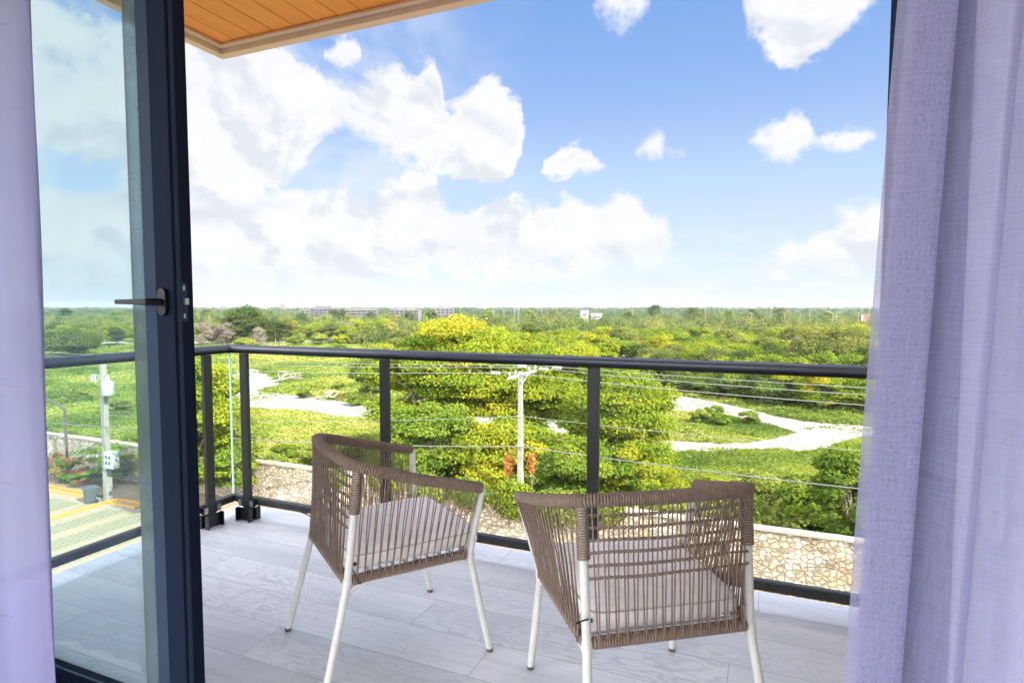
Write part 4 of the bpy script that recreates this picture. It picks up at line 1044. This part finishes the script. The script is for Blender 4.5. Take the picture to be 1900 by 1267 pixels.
# shrubs along the wall and on the field
SH = []
for i, (mt, lf) in enumerate((('gleaf', .20), ('cover', .20), ('yleaf', .22), ('oleaf', .20))):
    t = thing('shrub', 'x', 'shrub'); P, S, N, ti, cc, rc = crown_points(90+i, 1.7, 1.5, 0.0, 18, 4200, lf)
    leaf_mesh('foliage', P, S, N, ti, M[mt], t, 90+i)
    m = MB(); rs = random.Random(i)
    for k in range(6):
        e = cc[k]; m.tube(crv([(rs.uniform(-.1, .1), rs.uniform(-.1, .1), 0), (e[0]*.5, e[1]*.5, e[2]*.6), tuple(e)], 4), [.03*(1-.09*j) for j in range(9)], 5)
    m.build('stem', M['bark'], t); SH.append(t)
su = set()
def shrub(k, x, y, s, label, group, sz=1.0):
    o = SH[k] if k not in su else copy_tree(SH[k]); su.add(k)
    o.location = (x, y, G+.02); o.scale = (s, s, s*sz); o.rotation_euler = (0, 0, rw.uniform(0, 6)); return tag(o, label, 'shrub', group)
for xp, d, k, s in ((1290, 31, 1, 1.3), (1350, 29, 0, 1.2), (1410, 30, 1, 1.4), (1460, 28, 3, 1.3), (1510, 29, 0, 1.5), (1240, 33, 1, 1.2), (1330, 36, 2, 1.2), (1420, 37, 1, 1.2), (1500, 34, 0, 1.3),
                    (860, 32.5, 1, 1.2), (1000, 32, 2, 1.2), (1080, 31.5, 0, 1.2), (1150, 31, 1, 1.3), (700, 36, 1, .8), (760, 35, 0, 1.1)):
    x, y = col_at(xp, d); y = max(y, 29.6)
    shrub(k, x, y, s, 'rounded green shrub growing over the back of the stone wall', 'shrubs behind the stone wall')
for xp, d, k, s in ((520, 48, 0, .8), (575, 46, 1, .9), (600, 45, 1, .8), (640, 47, 3, .8), (560, 42, 3, .8), (655, 74, 0, .9), (560, 80, 3, .7), (625, 88, 1, .8), (500, 44, 1, .8), (1340, 62, 0, .8), (1395, 63, 1, .8), (1300, 63, 1, .9), (1330, 66, 0, .9),
                    (115, 55, 1, .7), (235, 52, 0, .8), (215, 70, 3, .9), (150, 80, 1, .8)):
    x, y = col_at(xp, d)
    shrub(k, x, y, s, 'low green bush standing in the open field beside the gravel track', 'bushes on the open field')
x, y = col_at(640, 205)
for k, (xp, d) in enumerate(((545, 192), (590, 194), (632, 196), (670, 198), (620, 150), (450, 170))):
    x, y = col_at(xp, d); shrub(k % 4, x, y, 2.2, 'wide low shrub at the foot of the distant hedgerow', 'shrubs below the distant hedgerow', .9)

# rusty dry branch beside the pole, climbers on the wall, bed plants
def leafy_patch(name, label, cat, c, r, n, leaf, mat, seed, group=None, part='foliage'):
    t = thing(name, label, cat, (c[0], c[1], G), 0, group); rg = np.random.default_rng(seed)
    d = rg.normal(size=(n, 3)); d /= np.linalg.norm(d, axis=1)[:, None]
    P = d*(rg.uniform(.2, 1, n)**.5)[:, None]*np.array(r)+np.array([0, 0, c[2]-G])
    leaf_mesh(part, P, leaf*rg.uniform(.6, 1.3, n), d+rg.normal(size=(n, 3))*.6, np.clip(rg.normal(.5, .22, n), 0, 1), M[mat], t, seed)
    m = MB(); rs = random.Random(seed)
    for k in range(5): m.tube(crv([(rs.uniform(-.1, .1), 0, 0), (rs.uniform(-r[0], r[0])*.4, 0, (c[2]-G)*.6), tuple(P[k])], 4), [.025*(1-.09*j) for j in range(9)], 5)
    m.build('stem', M['bark'], t); return t
leafy_patch('dry_shrub', 'rust brown dry shrub to the left of the concrete pole foot', 'shrub', (-12.25, 28.9, G+4.0), (.30, .3, .75), 420, .16, 'rust', 5)
leafy_patch('dry_shrub', 'rust brown dry shrub to the right of the concrete pole foot', 'shrub', (-11.02, 29.0, G+4.2), (.24, .3, .62), 300, .15, 'rust', 6)
gw = 'climbers spilling over the stone wall'
for i, (x, z, rx, rz_) in enumerate(((-23.0, 2.3, .8, .6), (-19.5, 2.5, 1.2, .8), (-16.8, 2.3, 1.4, 1.0), (-14.2, 2.5, 1.5, .9), (-11.6, 2.4, 1.5, 1.1), (-9.2, 2.3, 1.5, 1.1), (-6.9, 2.6, 1.2, .8))):
    leafy_patch('climber', 'green climber spilling over the cement cap of the stone wall', 'climber', (x, 28.05, G+z), (rx, .55, rz_), 2600, .20, ('gleaf', 'yleaf', 'cover')[i % 3], 40+i, gw)
def flower_shrub(x, y, s, seed, label):
    t = thing('flowering_shrub', label, 'shrub', (x, y, G+.08), 0, 'flowering shrubs in the planting bed')
    P, S, N, ti, cc, rc = crown_points(seed, 1.6*s, 1.1*s, 0, 14, 1500, .17); leaf_mesh('foliage', P, S, N, ti, M['gleaf'], t, seed)
    P, S, N, ti, cc, rc = crown_points(seed+1, 1.7*s, 1.15*s, .1, 12, 420, .14); leaf_mesh('blossom', P, S, N, ti, M['bloom'], t, seed)
    m = MB()
    for k in range(5): m.tube([(0, 0, 0), tuple(cc[k])], [.03, .01], 5)
    m.build('stem', M['bark'], t)
flower_shrub(-46.9, 26.5, 1.2, 201, 'magenta flowering shrub at the foot of the dark lamp post, left one')
flower_shrub(-44.9, 26.3, 1.1, 203, 'magenta flowering shrub between the lamp post and the big leafed plant')
flower_shrub(-42.9, 25.9, .75, 205, 'small magenta flowering shrub under the big leafed plant')
flower_shrub(-36.6, 26.4, .75, 207, 'low red flowered shrub right of the pole with the meter box')
flower_shrub(-34.9, 26.1, .8, 209, 'low red flowered shrub farthest right along the planting bed')
def big_leaf_plant():
    t = thing('papaya_plant', 'big leafed green papaya plant in the bed left of the utility pole', 'plant', (-41.9, 26.7, G+.08)); rs = np.random.default_rng(8)
    n = 46; P = []; N = []; S = []
    m = MB(); m.tube([(0, 0, 0), (.05, 0, 1.6)], [.09, .05], 8)
    for k in range(n):
        a = rs.uniform(0, 6.28); e = rs.uniform(.5, 2.3); z = rs.uniform(.7, 3.2)-e*.25
        p = (e*math.cos(a), e*math.sin(a)*.8, z); P.append(p); N.append((math.cos(a)*.5, math.sin(a)*.5-.4, 1)); S.append(rs.uniform(.7, 1.15))
        m.tube(crv([(.02, 0, 1.2), (p[0]*.5, p[1]*.5, z*.6+.7), p], 4), [.02*(1-.07*j) for j in range(9)], 5)
    # each leaf is a fan of seven lobes
    PP, NN, SS = [], [], []
    for p, nn, s in zip(P, N, S):
        for q in range(7):
            a = q*.9; PP.append((p[0]+math.cos(a)*s*.33, p[1]+math.sin(a)*s*.33, p[2]-.05*q % .1)); NN.append(nn); SS.append(s*.55)
    leaf_mesh('foliage', np.array(PP), np.array(SS), np.array(NN, float), rs.uniform(.1, .6, len(PP)), M['gleaf'], t, 8, .8); m.build('stem', M['bark'], t)
big_leaf_plant()
def dead_branch(x, y, s, rz, label):
    m = MB(); rs = random.Random(int(x*10))
    m.tube(crv([(-1.6, 0, .1), (-.4, .1, .35), (.8, 0, .6), (1.9, .2, .45)], 5), [.12*(1-.05*i) for i in range(16)], 7)
    for k in range(8):
        b = Vector((rs.uniform(-1, 1.5), .1, .4)); m.tube(crv([b, b+Vector((rs.uniform(-.5, .8), rs.uniform(-.6, .6), rs.uniform(.3, .7))), b+Vector((rs.uniform(-.8, 1.4), rs.uniform(-1, 1), rs.uniform(.3, 1.0)))], 4), [.05*(1-.1*i) for i in range(9)], 5)
    o = m.build('fallen_branch', M['dead'], loc=(x, y, G+.1)); o.scale = (s, s, s); o.rotation_euler = (0, 0, rz); tag(o, label, 'branch', 'bleached branches on the field')
x, y = col_at(527, 96); dead_branch(x, y, 1.5, .3, 'bleached fallen branch on the grass above the white track')
x, y = col_at(598, 78); dead_branch(x, y, 1.2, -.3, 'bleached fallen branch lying left of the dark bushy tree')

# ================================================================== GROUND COVER (uncountable)
rg = np.random.default_rng(3)
def vnoise(x, y, seed=0):
    def h(i, j): 
        q = np.sin(i*127.1+j*311.7+seed*74.7)*43758.5453; return q-np.floor(q)
    i, j = np.floor(x), np.floor(y); fx, fy = x-i, y-j; fx = fx*fx*(3-2*fx); fy = fy*fy*(3-2*fy)
    return (h(i, j)*(1-fx)+h(i+1, j)*fx)*(1-fy)+(h(i, j+1)*(1-fx)+h(i+1, j+1)*fx)*fy
def fbm(x, y, s, o=4, seed=0):
    a = 0; t = 0
    for k in range(o): a = a+vnoise(x*s*2**k, y*s*2**k, seed+k)*.5**k; t += .5**k
    return a/t
def inpoly(x, y, poly):
    c = np.zeros(len(x), bool); n = len(poly); j = n-1
    for i in range(n):
        xi, yi = poly[i]; xj, yj = poly[j]
        c ^= ((yi > y) != (yj > y)) & (x < (xj-xi)*(y-yi)/(yj-yi+1e-12)+xi); j = i
    return c
def polar(n, d0, d1, x0, x1, pw):
    u = rg.random(n)
    d = (d0**pw+(d1**pw-d0**pw)*u)**(1/pw); xp = rg.uniform(x0, x1, n)
    k = (xp-950)/1105
    X = -math.sin(YAW)*d+math.cos(YAW)*d*k; Y = math.cos(YAW)*d+math.sin(YAW)*d*k
    return X, Y, d
def cover():
    A = polar(520000, 26, 235, -60, 1760, -0.55); Bq = polar(110000, 26, 235, 1760, 2500, -0.55); Cq = polar(50000, 26, 235, -350, -60, -0.55)
    X, Y, d = (np.concatenate([a, b, c]) for a, b, c in zip(A, Bq, Cq))
    jx = (fbm(X, Y, .55, 4, 5)-.5)*2.4+rg.normal(0, .22, len(X)); jy = (fbm(X, Y, .55, 4, 9)-.5)*2.4+rg.normal(0, .22, len(X))
    weeds = (fbm(X, Y, .30, 3, 15) > .68) & (rg.random(len(X)) < .35)
    keep = (Y > 28.5) & (~(inpoly(X+jx, Y+jy, TRACK_A) | inpoly(X+jx*.7, Y+jy*.7, TRACK_B)) | weeds) & ~inpoly(X+jx, Y+jy, FAR)
    X, Y, d = X[keep], Y[keep], d[keep]
    bumpy = fbm(X, Y, .35, 4, 2); lush = fbm(X, Y, .06, 3, 7)
    near = np.clip((48-d)/14, 0, 1)
    hmax = (.10+(1.0+1.3*np.clip((X+30)/20, 0, 1))*np.clip(bumpy-.45, 0, 1)*np.clip(lush*2.4-.6, .15, 1.4))*(1+1.3*near)
    front = np.zeros(len(X), bool)
    for tr_ in (TRACK_A, TRACK_B): front |= inpoly(X, Y+2.2, tr_) | inpoly(X-.4, Y+5.0, tr_) | inpoly(X-.8, Y+8.0, tr_)
    hmax = np.where(front, np.minimum(hmax, .10), hmax)
    z = G+.02+hmax*rg.uniform(.2, 1, len(X))
    S = (.13+.0036*d)*rg.uniform(.6, 1.3, len(X))
    N = np.stack([rg.normal(0, .55, len(X)), rg.normal(0, .55, len(X)), np.full(len(X), .8)], 1)
    t = np.clip(.40+(fbm(X, Y, .12, 4, 3)-.5)*1.7+(.5-bumpy)*.5+rg.normal(.08, .13, len(X)), 0, 1)
    o = leaf_mesh('ground_cover', np.stack([X, Y, z], 1), S, N, t, M['cover'], None, 4, .55)
    tag(o, 'low green vines and weeds covering the field behind the stone wall', 'ground cover', None, 'stuff')
cover()
def flowers():
    n = 500; X = rg.uniform(-6, 6, n); Y = rg.uniform(26.2, 27.7, n)
    t = thing('bed_flowers', 'low green plants with yellow flowers below the stone wall at the right', 'plants'); t['kind'] = 'stuff'
    leaf_mesh('foliage', np.stack([X, Y, G+rg.uniform(.1, .5, n)], 1), np.full(n, .2), np.tile((0, -.3, 1.), (n, 1)), rg.random(n), M['gleaf'], t, 1)
    n = 120; X = rg.uniform(-6, 6, n); Y = rg.uniform(26.2, 27.7, n)
    leaf_mesh('blossom', np.stack([X, Y, G+rg.uniform(.4, .6, n)], 1), np.full(n, .14), np.tile((0, -.3, 1.), (n, 1)), rg.random(n), M['yflower'], t, 2)
flowers()

# far woods that read as one mass
def far_woods():
    C, S, N, T = [], [], [], []
    for (nt_, d0, d1, x0, x1, per, hs, pw) in ((260, 66, 175, 1720, 2500, 420, .9, 1.2), (300, 175, 480, 1760, 2500, 140, 1.0, 1.2), (120, 150, 480, -350, 20, 140, 1.0, 1.2), (620, 175, 420, 660, 1760, 150, 1.0, 1.2), (380, 245, 480, 20, 720, 150, 1.0, 1.2), (2100, 420, 1500, -350, 2500, 60, 1.0, .6), (2100, 1400, 2550, -350, 2500, 36, 1.0, 1.5)):
        X, Y, d = polar(nt_, d0, d1, x0, x1, pw)
        hh = rg.uniform(4.2, 8.2, nt_)*hs; rr = rg.uniform(2.6, 5.6, nt_)*np.clip(d/650, 1, 5)
        base = rg.beta(1.1, 1.3, nt_)*.95; base = base*(1-.6*np.clip((d-350)/500, 0, 1)); hh = hh*np.where(d > 600, rg.uniform(.6, 1.75, nt_), rg.uniform(.75, 1.2, nt_))  # tint darkened with distance, standing in for shade among the far crowns
        for i in range(nt_):
            e = rg.normal(size=(per, 3)); e /= np.linalg.norm(e, axis=1)[:, None]; e[:, 2] = np.abs(e[:, 2])
            lum = 1+.35*np.sin(e[:, 0]*5+base[i]*40)*np.cos(e[:, 1]*6)
            P = e*(rg.uniform(.65, 1.0, per)*lum)[:, None]*np.array([rr[i], rr[i], hh[i]*.75])+np.array([X[i], Y[i], G+hh[i]*.22])
            C.append(P); S.append(np.full(per, (.42 if d[i] < 175 else .75 if d[i] < 480 else .0022*d[i]*.8)*1.0)*rg.uniform(.6, 1.4, per)); N.append(e*np.array([1.2, 1.2, .8])+rg.normal(size=(per, 3))*.35)
            T.append(np.clip(base[i]+rg.normal(0, .12, per), 0, 1))
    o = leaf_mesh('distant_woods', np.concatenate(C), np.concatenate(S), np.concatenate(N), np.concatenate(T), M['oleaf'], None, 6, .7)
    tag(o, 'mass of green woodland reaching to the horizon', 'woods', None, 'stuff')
far_woods()

# ================================================================== FAR BUILDINGS AND MASTS
def far_building(xp, d, w, h, floors, bays, mat, label, turn, blocks=(), group='apartment blocks on the skyline'):
    x, y = col_at(xp, d); t = thing('apartment_block', label, 'building', (x, y, G), YAW+turn, group); dp = 12
    MB().box(-w/2, w/2, 0, dp, 0, h).build('wall', mat, t)
    fh = h/floors
    for f in range(floors):
        MB().box(-w/2-.5, w/2+.5, -1.3, -.02, f*fh+fh-.35, f*fh+fh).build('balcony_slab', M['facade2'], t)
        for b in range(bays):
            bx = -w/2+(b+.5)*w/bays; ww = w/bays*.32
            if (b*7+f*3) % 5 == 0: continue
            MB().box(bx-ww, bx+ww, -.12, -.01, f*fh+.5, f*fh+fh-.7).build('window', M['opening'], t)
    for b in range(bays+1):
        bx = -w/2+b*w/bays; MB().box(bx-.35, bx+.35, -1.2, -.14, 0, h-.36).build('pier', mat, t)
    rf = MB().box(-w/2-.4, w/2+.4, -.4, dp+.4, h+.003, h+.5).build('roof', M['facade2'], t)
    for (a, b2, hh) in blocks: MB().box(a, b2, 2, 9, h+.51, h+hh).build('stair_tower', mat, rf)
far_building(570, 560, 13, 8.6, 3, 3, M['facade2'], 'small pale apartment block, leftmost on the skyline', .2)
far_building(600, 540, 24, 10.2, 4, 6, M['facade'], 'grey apartment block second from left on the skyline, partly behind trees', -.1, ((-8, 4, 2.6),))
far_building(670, 500, 26, 9.4, 4, 6, M['facade'], 'widest grey apartment block on the skyline with stair towers on its roof', .12, ((-9, -1, 2.6), (1, 9, 1.9)))
far_building(750, 520, 25, 9.2, 4, 6, M['facade2'], 'long pale apartment block on the skyline left of the tallest tree', -.08, ((-8, -1, 2.6), (2, 9, 2.6)))
far_building(825, 520, 15, 10.4, 4, 4, M['facade2'], 'narrow apartment block on the skyline beside the tallest yellow green tree', .1, ((-6, 3, 2.0),))
def factory(xp, d, w, h, label):
    x, y = col_at(xp, d); t = thing('factory_shed', label, 'building', (x, y, G), YAW, 'white sheds on the skyline')
    MB().box(-w/2, w/2, 0, 10, 0, h).build('wall', M['white'], t); MB().box(-w/2-.3, w/2+.3, -.3, 10.3, h+.003, h+.4).build('roof', M['galv'], t)
    MB().box(-w*.3, w*.3, -.05, -.01, h*.55, h*.75).build('window', M['opening'], t)
factory(1085, 480, 6, 8.6, 'small white shed with raised roof on the skyline'); factory(1107, 480, 9, 6.2, 'long low white shed beside the small shed on the skyline')
def silo():
    x, y = col_at(521, 1500); t = thing('silo', 'pale silo towers far off on the left skyline', 'silo', (x, y, G))
    for k in range(4): MB().lathe((k*5, 0, 0), [(2, 0), (2, 17+k % 2*3), (1, 19+k % 2*3)], 10).build('tower', M['facade2'], t)
    MB().bar((0, 0, 20.5), (15, 0, 20.5), 1, 1).build('walkway', M['galv'], t)
silo()
def mast(xp, ytop, d, r, arm=True):
    x, y = col_at(xp, d); h = -G+H_EYE+1105/1105*(568-ytop)/1105*d
    t = thing('distant_pole', 'tall thin utility mast standing above the far trees', 'utility pole', (x, y, G), YAW, 'masts on the skyline')
    MB().tube([(0, 0, 0), (0, 0, h)], [r, r*.6], 8).build('shaft', M['concrete'], t)
    if arm: MB().bar((-1.2, 0, h-1), (1.2, 0, h-1), .15, .15).bar((-.9, 0, h-2), (.9, 0, h-2), .12, .12).build('crossarm', M['galv'], t)
for xp, yt, d in ((1174, 564, 420), (1309, 561, 400), (1342, 563, 420), (1431, 566, 400), (1503, 557, 300), (1613, 562, 340), (1033, 566, 520), (1079, 567, 520), (640+42, 560, 700), (955, 572, 430), (935, 573, 430), (962, 571, 420), (915, 574, 430), (1005, 570, 500)):
    mast(xp, yt, d, .16 if d < 350 else .18)
def street_light(xp, ytop, d, side):
    x, y = col_at(xp, d); h = -G+H_EYE+(568-ytop)/1105*d
    t = thing('street_lamp', f'pale street lamp with {"right" if side > 0 else "left"} leaning arm along the far road on the right', 'street lamp', (x, y, G), YAW, 'street lamps along the far road')
    MB().tube([(0, 0, 0), (0, 0, h-.8)], [.09, .07], 8).build('shaft', M['white'], t)
    MB().tube([(0, 0, h-.85), (side*1.9, 0, h-.1)], .06, 6).build('arm', M['white'], t)
    MB().bar((side*1.8, 0, h-.1), (side*2.7, 0, h), .22, .10).build('lamp_head', M['white'], t)
for xp, yt, d, s in ((1395, 578, 300, -1), (1456, 577, 290, 1), (1485, 577, 290, -1), (1546, 578, 300, -1), (1553, 578, 300, 1), (1594, 578, 280, -1)): street_light(xp, yt, d, s)
def far_sign():
    x, y = col_at(1606, 280); t = thing('billboard', 'small red and white billboard above the far trees by the right curtain', 'sign', (x, y, G), YAW)
    MB().box(-.9, .9, 0, .2, 5.6, 8.6).build('panel', M['red'], t); MB().box(-1.7, -.92, 0, .2, 5.6, 8.4).build('panel', M['white'], t)
    MB().box(-.1, .1, .05, .15, 0, 5.59).build('post', M['galv'], t)
far_sign()

# ================================================================== AIR
def haze():
    m, nt, out = new_mat('thin_air'); v = nd(nt, 'VolumePrincipled', {'Color': (0.86, 0.92, 1.0, 1), 'Density': 0.00009, 'Anisotropy': 0.2})
    nt.links.new(v.outputs[0], out.inputs['Volume'])
    o = MB().box(-2750, 2750, -2750, 2750, G-1, 11.0).build('haze', m); o['kind'] = 'stuff'
haze()
